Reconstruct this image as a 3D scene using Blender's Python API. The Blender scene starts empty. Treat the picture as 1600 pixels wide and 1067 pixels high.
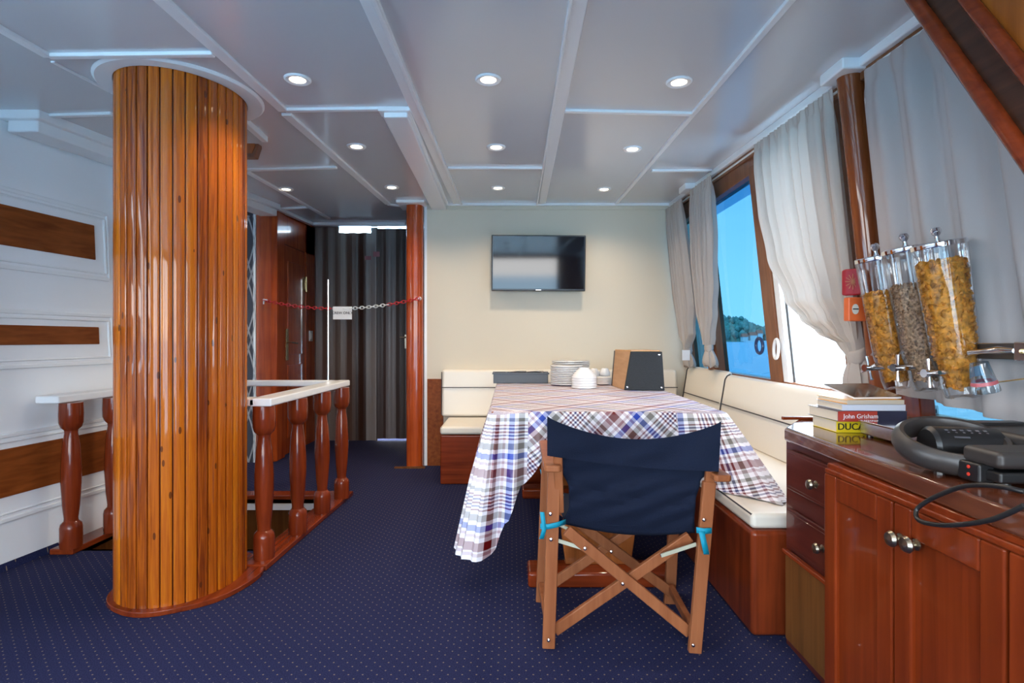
import bpy, math, random
from mathutils import Vector, Matrix, Euler
random.seed(7)
PI = math.pi
SC = bpy.context.scene
COL = SC.collection
F = 889.0            # focal length in pixels of the 1600 px wide frame
EYE = 1.1            # camera height above the carpet

# ---------------------------------------------------------------- camera
cam_d = bpy.data.cameras.new('camera')
cam_d.sensor_width = 36.0
cam_d.sensor_fit = 'HORIZONTAL'
cam_d.lens = 36.0 * F / 1600.0
cam_d.shift_y = -3.5 / 1600.0
cam_d.clip_start = 0.02
cam_d.clip_end = 6000
cam = bpy.data.objects.new('camera', cam_d)
cam.location = (0, 0, EYE)
cam.rotation_euler = (PI / 2, 0, 0)
COL.objects.link(cam)
SC.camera = cam

# ---------------------------------------------------------------- view + world + sun
SC.view_settings.view_transform = 'Standard'
SC.view_settings.look = 'None'
SC.view_settings.exposure = 0.42
SC.view_settings.gamma = 1
SC.view_settings.use_curve_mapping = False
SC.cycles.max_bounces = 10
SC.cycles.diffuse_bounces = 5
SC.cycles.glossy_bounces = 4
SC.cycles.transmission_bounces = 6
SC.cycles.transparent_max_bounces = 16
SC.cycles.sample_clamp_indirect = 6
SC.cycles.use_denoising = True
SC.cycles.caustics_reflective = False
SC.cycles.caustics_refractive = False

W = bpy.data.worlds.new('sky')
SC.world = W
W.use_nodes = True
nt = W.node_tree
nt.nodes.clear()
wo = nt.nodes.new('ShaderNodeOutputWorld')
bg = nt.nodes.new('ShaderNodeBackground')
tc = nt.nodes.new('ShaderNodeTexCoord')
sp = nt.nodes.new('ShaderNodeSeparateXYZ')
cr = nt.nodes.new('ShaderNodeValToRGB')
cr.color_ramp.elements[0].position = 0.0
cr.color_ramp.elements[0].color = (1.0, 0.98, 0.96, 1)
cr.color_ramp.elements[1].position = 1.0
cr.color_ramp.elements[1].color = (0.60, 0.72, 0.90, 1)
e = cr.color_ramp.elements.new(0.10); e.color = (0.88, 0.93, 0.97, 1)
e = cr.color_ramp.elements.new(0.26); e.color = (0.56, 0.74, 0.93, 1)
nz = nt.nodes.new('ShaderNodeTexNoise')
nz.inputs['Scale'].default_value = 2.2
nz.inputs['Detail'].default_value = 5
mp = nt.nodes.new('ShaderNodeMapping')
mp.inputs['Scale'].default_value = (1, 1, 5)
cr2 = nt.nodes.new('ShaderNodeValToRGB')
cr2.color_ramp.elements[0].position = 0.5; cr2.color_ramp.elements[0].color = (0, 0, 0, 1)
cr2.color_ramp.elements[1].position = 0.8; cr2.color_ramp.elements[1].color = (.35, .35, .35, 1)
mx = nt.nodes.new('ShaderNodeMixRGB')
mx.inputs[2].default_value = (0.95, 0.98, 1, 1)
L = nt.links
L.new(tc.outputs['Generated'], sp.inputs[0])
L.new(sp.outputs['Z'], cr.inputs[0])
L.new(tc.outputs['Generated'], mp.inputs[0])
L.new(mp.outputs[0], nz.inputs['Vector'])
L.new(nz.outputs[0], cr2.inputs[0])
L.new(cr2.outputs[0], mx.inputs[0])
L.new(cr.outputs[0], mx.inputs[1])
L.new(mx.outputs[0], bg.inputs['Color'])
bg.inputs['Strength'].default_value = 11
L.new(bg.outputs[0], wo.inputs['Surface'])

sun_d = bpy.data.lights.new('sun', 'SUN')
sun_d.energy = 9.0
sun_d.angle = 0.02
sun_d.color = (1.0, 0.93, 0.82)
sun = bpy.data.objects.new('sun', sun_d)
sun.rotation_euler = Vector((0.35, 0.40, -1.0)).to_track_quat('-Z', 'Y').to_euler()
sun.location = (4, -8, 12)
COL.objects.link(sun)

def portal(name, loc, direction, sx, sy):
    d = bpy.data.lights.new(name, 'AREA')
    d.shape = 'RECTANGLE'; d.size = sx; d.size_y = sy
    d.cycles.is_portal = True
    o = bpy.data.objects.new(name, d)
    o.location = loc
    o.rotation_euler = Vector(direction).to_track_quat('-Z', 'Z').to_euler()
    COL.objects.link(o)
portal('portal_side', (1.60, 2.4, 1.45), (-1, 0, 0.0), 5.0, 1.35)
portal('portal_aft', (-0.5, -2.35, 1.05), (0, 1, 0), 2.9, 1.95)
portal('portal_left', (-3.05, -0.1, 1.45), (1, 0, 0), 3.2, 1.2)

# ---------------------------------------------------------------- pixel helpers (point seen at px,py)
def P(px, py, d): return Vector(((px - 800) / F * d, d, EYE - (py - 530) / F * d))
def CZ(y): return 2.138 + 0.029 * y                      # the ceiling rises forward
def C(px, py):
    y = 923.0 / ((530 - py) - 25.9)
    return Vector(((px - 800) / F * y, y, CZ(y)))
def Fl(px, py, z=0.0):
    y = F * (EYE - z) / (py - 530)
    return Vector(((px - 800) / F * y, y, z))
def WR(y, z, off=0.0): return Vector((1.41 + 0.107 * (2.25 - z) - off, y, z))   # leaning window wall
def WL(y, z, off=0.0): return Vector((-2.753 + 0.124 * y - 0.045 * z + off, y, z))

# ---------------------------------------------------------------- materials
MATS = {}
def newmat(name):
    m = bpy.data.materials.new(name); m.use_nodes = True
    MATS[name] = m
    b = m.node_tree.nodes['Principled BSDF']
    return m, m.node_tree, b
def plain(name, col, rough=0.5, metal=0.0, coat=0.0, bump=0.0, bscale=60, spec=0.5, var=0.0):
    m, t, b = newmat(name)
    b.inputs['Base Color'].default_value = (*col, 1)
    b.inputs['Roughness'].default_value = rough
    b.inputs['Metallic'].default_value = metal
    b.inputs['Coat Weight'].default_value = coat
    b.inputs['Coat Roughness'].default_value = 0.08
    b.inputs['Specular IOR Level'].default_value = spec
    if bump or var:
        tcn = t.nodes.new('ShaderNodeTexCoord')
        n = t.nodes.new('ShaderNodeTexNoise')
        n.inputs['Scale'].default_value = bscale
        n.inputs['Detail'].default_value = 4
        t.links.new(tcn.outputs['Object'], n.inputs['Vector'])
        if bump:
            bp = t.nodes.new('ShaderNodeBump')
            bp.inputs['Strength'].default_value = bump
            bp.inputs['Distance'].default_value = 0.004
            t.links.new(n.outputs[0], bp.inputs['Height'])
            t.links.new(bp.outputs[0], b.inputs['Normal'])
        if var:
            r = t.nodes.new('ShaderNodeValToRGB')
            r.color_ramp.elements[0].position = .3; r.color_ramp.elements[1].position = .7
            r.color_ramp.elements[0].color = (*[c * (1 - var) for c in col], 1)
            r.color_ramp.elements[1].color = (*[min(1, c * (1 + var)) for c in col], 1)
            t.links.new(n.outputs[0], r.inputs[0])
            t.links.new(r.outputs[0], b.inputs['Base Color'])
    return m
def wood(name, dark, light, axis=2, rough=0.25, coat=0.5, fine=34.0, stretch=0.05, coatr=0.06):
    m, t, b = newmat(name)
    tcn = t.nodes.new('ShaderNodeTexCoord')
    mpn = t.nodes.new('ShaderNodeMapping')
    s = [1, 1, 1]; s[axis] = stretch
    mpn.inputs['Scale'].default_value = s
    n = t.nodes.new('ShaderNodeTexNoise')
    n.inputs['Scale'].default_value = fine; n.inputs['Detail'].default_value = 6
    n.inputs['Distortion'].default_value = 0.6
    n2 = t.nodes.new('ShaderNodeTexNoise')
    n2.inputs['Scale'].default_value = 4; n2.inputs['Detail'].default_value = 3
    r = t.nodes.new('ShaderNodeValToRGB')
    r.color_ramp.elements[0].position = .33; r.color_ramp.elements[0].color = (*dark, 1)
    r.color_ramp.elements[1].position = .68; r.color_ramp.elements[1].color = (*light, 1)
    ml = t.nodes.new('ShaderNodeMath'); ml.operation = 'MULTIPLY_ADD'
    ml.inputs[1].default_value = .65
    m2 = t.nodes.new('ShaderNodeMath'); m2.operation = 'MULTIPLY'; m2.inputs[1].default_value = .35
    t.links.new(tcn.outputs['Object'], mpn.inputs[0])
    t.links.new(mpn.outputs[0], n.inputs['Vector'])
    t.links.new(tcn.outputs['Object'], n2.inputs['Vector'])
    t.links.new(n2.outputs[0], m2.inputs[0])
    t.links.new(n.outputs[0], ml.inputs[0]); t.links.new(m2.outputs[0], ml.inputs[2])
    t.links.new(ml.outputs[0], r.inputs[0]); t.links.new(r.outputs[0], b.inputs['Base Color'])
    b.inputs['Roughness'].default_value = rough
    b.inputs['Coat Weight'].default_value = coat
    b.inputs['Coat Roughness'].default_value = coatr
    b.inputs['Specular IOR Level'].default_value = .12
    bp = t.nodes.new('ShaderNodeBump'); bp.inputs['Strength'].default_value = .04; bp.inputs['Distance'].default_value = .001
    t.links.new(n.outputs[0], bp.inputs['Height']); t.links.new(bp.outputs[0], b.inputs['Normal'])
    return m
def emit(name, col, st):
    m, t, b = newmat(name)
    b.inputs['Base Color'].default_value = (*col, 1)
    b.inputs['Emission Color'].default_value = (*col, 1)
    b.inputs['Emission Strength'].default_value = st
    return m
def clear(name, tint, gloss=0.08, rough=0.02, refl=(1, 1, 1)):
    m, t, b = newmat(name)
    t.nodes.remove(b)
    out = t.nodes['Material Output']
    tr = t.nodes.new('ShaderNodeBsdfTransparent'); tr.inputs[0].default_value = (*tint, 1)
    gl = t.nodes.new('ShaderNodeBsdfGlossy'); gl.inputs['Roughness'].default_value = rough
    gl.inputs['Color'].default_value = (*refl, 1)
    fr = t.nodes.new('ShaderNodeLayerWeight'); fr.inputs[0].default_value = 0.35
    mu = t.nodes.new('ShaderNodeMath'); mu.operation = 'MULTIPLY_ADD'
    mu.inputs[1].default_value = .55 if gloss else .06; mu.inputs[2].default_value = gloss * .5
    mi = t.nodes.new('ShaderNodeMixShader')
    t.links.new(fr.outputs['Fresnel'], mu.inputs[0])
    t.links.new(mu.outputs[0], mi.inputs[0])
    t.links.new(tr.outputs[0], mi.inputs[1]); t.links.new(gl.outputs[0], mi.inputs[2])
    t.links.new(mi.outputs[0], out.inputs['Surface'])
    return m
def sheer(name, col, trans=0.5):
    m, t, b = newmat(name)
    out = t.nodes['Material Output']
    t.nodes.remove(b)
    df = t.nodes.new('ShaderNodeBsdfDiffuse'); df.inputs[0].default_value = (*col, 1)
    tl = t.nodes.new('ShaderNodeBsdfTranslucent'); tl.inputs[0].default_value = (*col, 1)
    mi = t.nodes.new('ShaderNodeMixShader'); mi.inputs[0].default_value = trans
    tcn = t.nodes.new('ShaderNodeTexCoord')
    n = t.nodes.new('ShaderNodeTexNoise'); n.inputs['Scale'].default_value = 260
    bp = t.nodes.new('ShaderNodeBump'); bp.inputs['Strength'].default_value = .25; bp.inputs['Distance'].default_value = .002
    t.links.new(tcn.outputs['Object'], n.inputs['Vector']); t.links.new(n.outputs[0], bp.inputs['Height'])
    t.links.new(bp.outputs[0], df.inputs['Normal'])
    t.links.new(df.outputs[0], mi.inputs[1]); t.links.new(tl.outputs[0], mi.inputs[2])
    t.links.new(mi.outputs[0], out.inputs['Surface'])
    return m

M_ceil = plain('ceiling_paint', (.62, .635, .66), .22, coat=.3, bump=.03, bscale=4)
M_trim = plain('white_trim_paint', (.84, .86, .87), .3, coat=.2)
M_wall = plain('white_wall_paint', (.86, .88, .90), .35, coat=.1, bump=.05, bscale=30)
M_cream = plain('cream_panel', (.68, .61, .48), .55, bump=.02, bscale=12)
M_redwood = wood('red_mahogany', (.12, .016, .005), (.27, .042, .010))
M_hallred = wood('bright_red_mahogany', (.26, .034, .006), (.52, .090, .014))
M_benchred = wood('bench_mahogany', (.10, .016, .005), (.24, .040, .010), rough=.3)
M_redwood_h = wood('red_mahogany_lying', (.13, .018, .005), (.28, .044, .010), axis=1)
M_redwood_x = wood('red_mahogany_across', (.13, .018, .005), (.28, .044, .010), axis=0)
M_door = wood('cabinet_door_wood', (.12, .016, .003), (.23, .035, .007), rough=.3, coat=.35)
M_draw = wood('dark_drawer_wood', (.055, .010, .008), (.11, .020, .013), axis=1, rough=.3, coat=.5)
M_base = wood('brown_lower_panel', (.09, .030, .008), (.19, .070, .018), rough=.5, coat=.1)
M_top = wood('dark_counter_wood', (.075, .020, .010), (.17, .050, .022), axis=1, rough=.18, coat=.8)
M_strip = wood('brown_inlay_wood', (.15, .032, .006), (.30, .080, .016), axis=1, rough=.4, coat=.08)
M_chairw = wood('chair_teak', (.24, .075, .028), (.38, .135, .055), rough=.45, coat=.1)
M_frame = wood('window_frame_wood', (.16, .055, .022), (.27, .105, .045), rough=.35, coat=.3)
M_dark = wood('dark_stringer_wood', (.035, .012, .006), (.085, .030, .014), axis=1, rough=.3, coat=.6)
M_honey = wood('honey_panel_wood', (.24, .060, .008), (.44, .125, .018), rough=.35, coat=.4)
M_table = wood('table_pedestal_wood', (.22, .06, .012), (.40, .12, .03), rough=.3, coat=.4)
M_gold = wood('stair_tread_wood', (.26, .12, .025), (.42, .20, .05), axis=0, rough=.4, coat=.2)
M_leather = plain('cream_vinyl', (.80, .75, .65), .38, coat=.1, bump=.05, bscale=90)
M_pipe = plain('dark_piping', (.03, .028, .035), .5)
M_navy = plain('navy_canvas', (.005, .010, .028), .85, bump=.5, bscale=420, spec=.25)
M_steel = plain('brushed_steel', (.62, .63, .66), .22, metal=1)
M_chrome = plain('polished_chrome', (.80, .80, .82), .08, metal=1)
M_nickel = plain('brushed_nickel', (.36, .32, .25), .3, metal=1)
M_brass = plain('brass', (.65, .48, .22), .25, metal=1)
M_black = plain('black_plastic', (.012, .012, .013), .32, spec=.5)
M_blackg = plain('dark_grey_plastic', (.035, .030, .028), .38)
M_tray = plain('slate_plastic', (.06, .075, .095), .4)
M_porc = plain('white_porcelain', (.70, .70, .70), .2, coat=.3)
M_tealt = plain('turquoise_tape', (.0, .27, .40), .6)
M_red = plain('red_plastic', (.55, .015, .02), .35)
M_white = plain('white_plastic', (.75, .75, .73), .4)
M_paper = plain('paper', (.78, .78, .78), .7)
M_pages = plain('book_pages', (.72, .62, .48), .8, bump=.3, bscale=400)
M_orange = plain('orange_card', (.70, .13, .03), .4)
M_ink = plain('black_ink', (.015, .015, .015), .6)
M_lens = emit('lamp_lens', (1, .80, .58), 9)

# carpet
m, t, b = newmat('navy_dotted_carpet'); M_carpet = m
tcn = t.nodes.new('ShaderNodeTexCoord'); sx = t.nodes.new('ShaderNodeSeparateXYZ')
t.links.new(tcn.outputs['Object'], sx.inputs[0])
def mth(t, op, a=None, b_=None, c=None):
    n = t.nodes.new('ShaderNodeMath'); n.operation = op
    for i, v in enumerate((a, b_, c)):
        if v is None: continue
        if isinstance(v, (int, float)): n.inputs[i].default_value = v
        else: t.links.new(v, n.inputs[i])
    return n.outputs[0]
xx, yy = sx.outputs['X'], sx.outputs['Y']
S = 0.033
uu = mth(t, 'MULTIPLY', mth(t, 'ADD', xx, yy), 1 / (S * 1.414))
vv = mth(t, 'MULTIPLY', mth(t, 'SUBTRACT', xx, yy), 1 / (S * 1.414))
fu = mth(t, 'SUBTRACT', mth(t, 'FRACT', uu), 0.5)
fv = mth(t, 'SUBTRACT', mth(t, 'FRACT', vv), 0.5)
d2 = mth(t, 'ADD', mth(t, 'MULTIPLY', fu, fu), mth(t, 'MULTIPLY', fv, fv))
dot = mth(t, 'LESS_THAN', d2, 0.0075)
nn = t.nodes.new('ShaderNodeTexNoise'); nn.inputs['Scale'].default_value = 260; nn.inputs['Detail'].default_value = 3
t.links.new(tcn.outputs['Object'], nn.inputs['Vector'])
rr = t.nodes.new('ShaderNodeValToRGB')
rr.color_ramp.elements[0].position = .3; rr.color_ramp.elements[0].color = (.007, .011, .046, 1)
rr.color_ramp.elements[1].position = .7; rr.color_ramp.elements[1].color = (.030, .034, .094, 1)
t.links.new(nn.outputs[0], rr.inputs[0])
mxn = t.nodes.new('ShaderNodeMixRGB'); mxn.inputs[2].default_value = (.23, .18, .12, 1)
t.links.new(dot, mxn.inputs[0]); t.links.new(rr.outputs[0], mxn.inputs[1])
t.links.new(mxn.outputs[0], b.inputs['Base Color'])
b.inputs['Roughness'].default_value = .9
b.inputs['Specular IOR Level'].default_value = .06
b.inputs['Sheen Weight'].default_value = .03
b.inputs['Sheen Tint'].default_value = (.75, .6, .65, 1)
bp = t.nodes.new('ShaderNodeBump'); bp.inputs['Strength'].default_value = .6; bp.inputs['Distance'].default_value = .004
t.links.new(nn.outputs[0], bp.inputs['Height']); t.links.new(bp.outputs[0], b.inputs['Normal'])

# plaid cloth
def ramp(t, stops):
    r = t.nodes.new('ShaderNodeValToRGB'); r.color_ramp.interpolation = 'CONSTANT'
    els = r.color_ramp.elements
    els[0].position = stops[0][0]; els[0].color = (*stops[0][1], 1)
    els[1].position = stops[1][0]; els[1].color = (*stops[1][1], 1)
    for p_, c_ in stops[2:]:
        e_ = els.new(p_); e_.color = (*c_, 1)
    return r
wt, mr, bl, gy, pk = (.92, .90, .94), (.22, .008, .012), (.01, .09, .50), (.27, .26, .24), (.55, .40, .44)
nv_ = (.03, .04, .20)
stops = [(0, wt), (.02, mr), (.14, wt), (.20, pk), (.24, wt), (.28, bl), (.36, wt), (.42, gy), (.51, wt), (.56, mr), (.585, wt), (.61, nv_), (.635, wt),
         (.66, mr), (.685, wt), (.71, nv_), (.735, wt), (.76, mr), (.785, wt), (.83, gy), (.88, wt), (.95, pk)]
m, t, b = newmat('plaid_cloth'); M_plaid = m
uvn = t.nodes.new('ShaderNodeTexCoord'); sx = t.nodes.new('ShaderNodeSeparateXYZ')
t.links.new(uvn.outputs['UV'], sx.inputs[0])
per = .304
ua = mth(t, 'FRACT', mth(t, 'MULTIPLY', mth(t, 'ADD', sx.outputs['X'], sx.outputs['Y']), .7071 / per))
ub = mth(t, 'FRACT', mth(t, 'MULTIPLY', mth(t, 'SUBTRACT', sx.outputs['X'], sx.outputs['Y']), .7071 / per))
r1 = ramp(t, stops); r2 = ramp(t, stops)
t.links.new(ua, r1.inputs[0]); t.links.new(ub, r2.inputs[0])
mxn = t.nodes.new('ShaderNodeMixRGB'); mxn.inputs[0].default_value = .5
t.links.new(r1.outputs[0], mxn.inputs[1]); t.links.new(r2.outputs[0], mxn.inputs[2])
gm = t.nodes.new('ShaderNodeGamma'); gm.inputs[1].default_value = 1.35
t.links.new(mxn.outputs[0], gm.inputs[0])
geo = t.nodes.new('ShaderNodeNewGeometry')
mb_ = t.nodes.new('ShaderNodeMixRGB'); mb_.inputs[2].default_value = (.62, .62, .76, 1)
t.links.new(geo.outputs['Backfacing'], mb_.inputs[0]); t.links.new(gm.outputs[0], mb_.inputs[1])
t.links.new(mb_.outputs[0], b.inputs['Base Color'])
b.inputs['Roughness'].default_value = .45
b.inputs['Coat Weight'].default_value = .12; b.inputs['Coat Roughness'].default_value = .25

# slatted pine cladding: u runs round the column in metres, v up it
m, t, b = newmat('pine_slats'); M_slat = m
uvn = t.nodes.new('ShaderNodeTexCoord'); sx = t.nodes.new('ShaderNodeSeparateXYZ')
t.links.new(uvn.outputs['UV'], sx.inputs[0])
idx = mth(t, 'FLOOR', sx.outputs['X'])
wn = t.nodes.new('ShaderNodeTexWhiteNoise'); wn.noise_dimensions = '1D'
t.links.new(idx, wn.inputs['W'])
cmb = t.nodes.new('ShaderNodeCombineXYZ')
t.links.new(mth(t, 'MULTIPLY', sx.outputs['X'], .9), cmb.inputs[0])
t.links.new(mth(t, 'MULTIPLY', sx.outputs['Y'], .55), cmb.inputs[1])
t.links.new(mth(t, 'MULTIPLY', idx, 3.7), cmb.inputs[2])
n = t.nodes.new('ShaderNodeTexNoise'); n.inputs['Scale'].default_value = 5; n.inputs['Detail'].default_value = 7
n.inputs['Distortion'].default_value = 1.2
t.links.new(cmb.outputs[0], n.inputs['Vector'])
mixv = mth(t, 'ADD', mth(t, 'MULTIPLY', n.outputs[0], .62), mth(t, 'MULTIPLY', wn.outputs[0], .40))
rr = t.nodes.new('ShaderNodeValToRGB')
els = rr.color_ramp.elements
els[0].position = .30; els[0].color = (.15, .022, .002, 1)
els[1].position = .80; els[1].color = (.66, .195, .007, 1)
e_ = els.new(.50); e_.color = (.43, .092, .004, 1)
t.links.new(mixv, rr.inputs[0])
vo = t.nodes.new('ShaderNodeTexVoronoi'); vo.inputs['Scale'].default_value = 1.0
cm2 = t.nodes.new('ShaderNodeCombineXYZ')
t.links.new(mth(t, 'MULTIPLY', sx.outputs['X'], .8), cm2.inputs[0]); t.links.new(mth(t, 'MULTIPLY', sx.outputs['Y'], 6.5), cm2.inputs[1])
t.links.new(cm2.outputs[0], vo.inputs['Vector'])
vo.inputs['Randomness'].default_value = 1
kn = mth(t, 'LESS_THAN', vo.outputs['Distance'], .10)
mxn = t.nodes.new('ShaderNodeMixRGB'); mxn.inputs[2].default_value = (.07, .015, .003, 1)
t.links.new(mth(t, 'MULTIPLY', kn, .8), mxn.inputs[0]); t.links.new(rr.outputs[0], mxn.inputs[1])
fx = mth(t, 'ABSOLUTE', mth(t, 'SUBTRACT', mth(t, 'FRACT', sx.outputs['X']), .5))
gr = mth(t, 'GREATER_THAN', fx, .465)
mx2 = t.nodes.new('ShaderNodeMixRGB'); mx2.inputs[2].default_value = (.06, .010, .002, 1)
t.links.new(gr, mx2.inputs[0]); t.links.new(mxn.outputs[0], mx2.inputs[1])
t.links.new(mx2.outputs[0], b.inputs['Base Color'])
b.inputs['Roughness'].default_value = .5
b.inputs['Specular IOR Level'].default_value = .1
b.inputs['Coat Weight'].default_value = .65; b.inputs['Coat Roughness'].default_value = .05
bp = t.nodes.new('ShaderNodeBump'); bp.inputs['Strength'].default_value = .18; bp.inputs['Distance'].default_value = .003
t.links.new(n.outputs[0], bp.inputs['Height']); t.links.new(bp.outputs[0], b.inputs['Normal'])

# striped folding door
m, t, b = newmat('striped_folding_door'); M_stripe = m
tcn = t.nodes.new('ShaderNodeTexCoord'); sx = t.nodes.new('ShaderNodeSeparateXYZ')
t.links.new(tcn.outputs['UV'], sx.inputs[0])
r1 = ramp(t, [(0, (.13, .070, .050)), (.05, (.15, .090, .070)), (.16, (.17, .12, .095)), (.27, (.22, .17, .14)), (.35, (.13, .080, .060)), (.45, (.050, .022, .014)), (.56, (.30, .26, .24)),
              (.665, (.050, .022, .016)), (.76, (.17, .14, .13)), (.86, (.040, .022, .016))])
t.links.new(sx.outputs['X'], r1.inputs[0]); t.links.new(r1.outputs[0], b.inputs['Base Color'])
b.inputs['Roughness'].default_value = .4

M_glass = clear('blue_tinted_glass', (.016, .054, .088), .0)
M_film = clear('dark_blue_film', (.25, .45, .62), .0)
M_glass2 = clear('pale_blue_tinted_glass', (.035, .075, .095), .0)
M_acr = clear('clear_acrylic', (.93, .94, .95), .05, .03)
M_curt = sheer('beige_curtain', (.50, .44, .39), .13)
M_curt4 = sheer('grey_curtain', (.46, .41, .39), .10)

# ---------------------------------------------------------------- mesh helpers
class MB:
    def __init__(s): s.v = []; s.f = []; s.uv = {}; s.m = []; s.cur = 0
    def add(s, vs, fs):
        n = len(s.v); s.v += [Vector(q) for q in vs]
        for f_ in fs: s.f.append([n + i for i in f_]); s.m.append(s.cur)
        return s
    def box(s, a, b):
        x0, y0, z0 = a; x1, y1, z1 = b
        x0, x1 = min(x0, x1), max(x0, x1); y0, y1 = min(y0, y1), max(y0, y1); z0, z1 = min(z0, z1), max(z0, z1)
        return s.hexa([(x0, y0, z0), (x1, y0, z0), (x1, y1, z0), (x0, y1, z0), (x0, y0, z1), (x1, y0, z1), (x1, y1, z1), (x0, y1, z1)])
    def hexa(s, p):       # 4 bottom, 4 top, counter-clockwise seen from above
        return s.add(p, [(0, 3, 2, 1), (4, 5, 6, 7), (0, 1, 5, 4), (1, 2, 6, 5), (2, 3, 7, 6), (3, 0, 4, 7)])
    def bar(s, p0, p1, w, h, up=(0, 0, 1)):
        p0, p1 = Vector(p0), Vector(p1); d = (p1 - p0).normalized()
        up = Vector(up)
        if abs(d.dot(up)) > .99: up = Vector((0, 1, 0))
        sd = d.cross(up).normalized(); u = sd.cross(d).normalized()
        c = [(-1, -1), (1, -1), (1, 1), (-1, 1)]
        vs = [p0 + sd * (a * w / 2) + u * (b_ * h / 2) for a, b_ in c] + [p1 + sd * (a * w / 2) + u * (b_ * h / 2) for a, b_ in c]
        return s.add(vs, [(0, 1, 2, 3), (7, 6, 5, 4), (0, 4, 5, 1), (1, 5, 6, 2), (2, 6, 7, 3), (3, 7, 4, 0)])
    def tube(s, pts, r, n=10, caps=True, closed=False):
        pts = [Vector(q) for q in pts]; k = len(pts)
        rs = r if isinstance(r, (list, tuple)) else [r] * k
        base = len(s.v); prev = None
        for i, q in enumerate(pts):
            if closed: d = pts[(i + 1) % k] - pts[i - 1]
            else: d = pts[min(i + 1, k - 1)] - pts[max(i - 1, 0)]
            d.normalize()
            if prev is None:
                a = Vector((0, 0, 1)) if abs(d.z) < .9 else Vector((1, 0, 0))
                u = d.cross(a).normalized()
            else:
                u = (prev - d * prev.dot(d)).normalized()
            prev = u; w_ = d.cross(u)
            for j in range(n):
                an = 2 * PI * j / n
                s.v.append(q + (u * math.cos(an) + w_ * math.sin(an)) * rs[i])
        for i in range(k if closed else k - 1):
            a0 = base + i * n; b0 = base + ((i + 1) % k) * n
            for j in range(n):
                s.f.append([a0 + j, a0 + (j + 1) % n, b0 + (j + 1) % n, b0 + j]); s.m.append(s.cur)
        if caps and not closed:
            s.f.append([base + j for j in range(n)][::-1]); s.m.append(s.cur)
            s.f.append([base + (k - 1) * n + j for j in range(n)]); s.m.append(s.cur)
        return s
    def lathe(s, prof, origin=(0, 0, 0), axis=(0, 0, 1), n=28, sx=1, sy=1):
        o = Vector(origin); q = Vector(axis).to_track_quat('Z', 'Y')
        base = len(s.v); k = len(prof)
        for r, z in prof:
            for j in range(n):
                a = 2 * PI * j / n
                s.v.append(o + q @ Vector((r * math.cos(a) * sx, r * math.sin(a) * sy, z)))
        for i in range(k - 1):
            for j in range(n):
                s.f.append([base + i * n + j, base + i * n + (j + 1) % n, base + (i + 1) * n + (j + 1) % n, base + (i + 1) * n + j]); s.m.append(s.cur)
        if prof[0][0] > 1e-6: s.f.append([base + j for j in range(n)][::-1]); s.m.append(s.cur)
        if prof[-1][0] > 1e-6: s.f.append([base + (k - 1) * n + j for j in range(n)]); s.m.append(s.cur)
        return s
    def prism(s, pts, vec):   # extrude a polygon
        vec = Vector(vec); k = len(pts); base = len(s.v)
        s.v += [Vector(q) for q in pts] + [Vector(q) + vec for q in pts]
        s.f.append([base + i for i in range(k)][::-1]); s.m.append(s.cur)
        s.f.append([base + k + i for i in range(k)]); s.m.append(s.cur)
        for i in range(k):
            j = (i + 1) % k
            s.f.append([base + i, base + j, base + k + j, base + k + i]); s.m.append(s.cur)
        return s
    def grid(s, rows, close_u=False):   # rows: list of lists of points
        base = len(s.v); n = len(rows[0])
        for r in rows: s.v += [Vector(q) for q in r]
        for i in range(len(rows) - 1):
            for j in range(n if close_u else n - 1):
                k = (j + 1) % n
                s.f.append([base + i * n + j, base + i * n + k, base + (i + 1) * n + k, base + (i + 1) * n + j]); s.m.append(s.cur)
        return s
    def text(s, body, size, mat4, depth=.0006):
        cu = bpy.data.curves.new('lettering', 'FONT'); cu.body = body; cu.size = size
        cu.align_x = 'CENTER'; cu.align_y = 'CENTER'; cu.extrude = depth; cu.resolution_u = 3
        ob = bpy.data.objects.new('lettering', cu)
        me = bpy.data.meshes.new_from_object(ob)
        base = len(s.v)
        s.v += [mat4 @ q.co for q in me.vertices]
        for p_ in me.polygons: s.f.append([base + i for i in p_.vertices]); s.m.append(s.cur)
        bpy.data.objects.remove(ob); bpy.data.curves.remove(cu); bpy.data.meshes.remove(me)
        return s

def wmat(o):
    m_ = Matrix.LocRotScale(o.location, o.rotation_euler, o.scale)
    return wmat(o.parent) @ m_ if o.parent else m_

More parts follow.
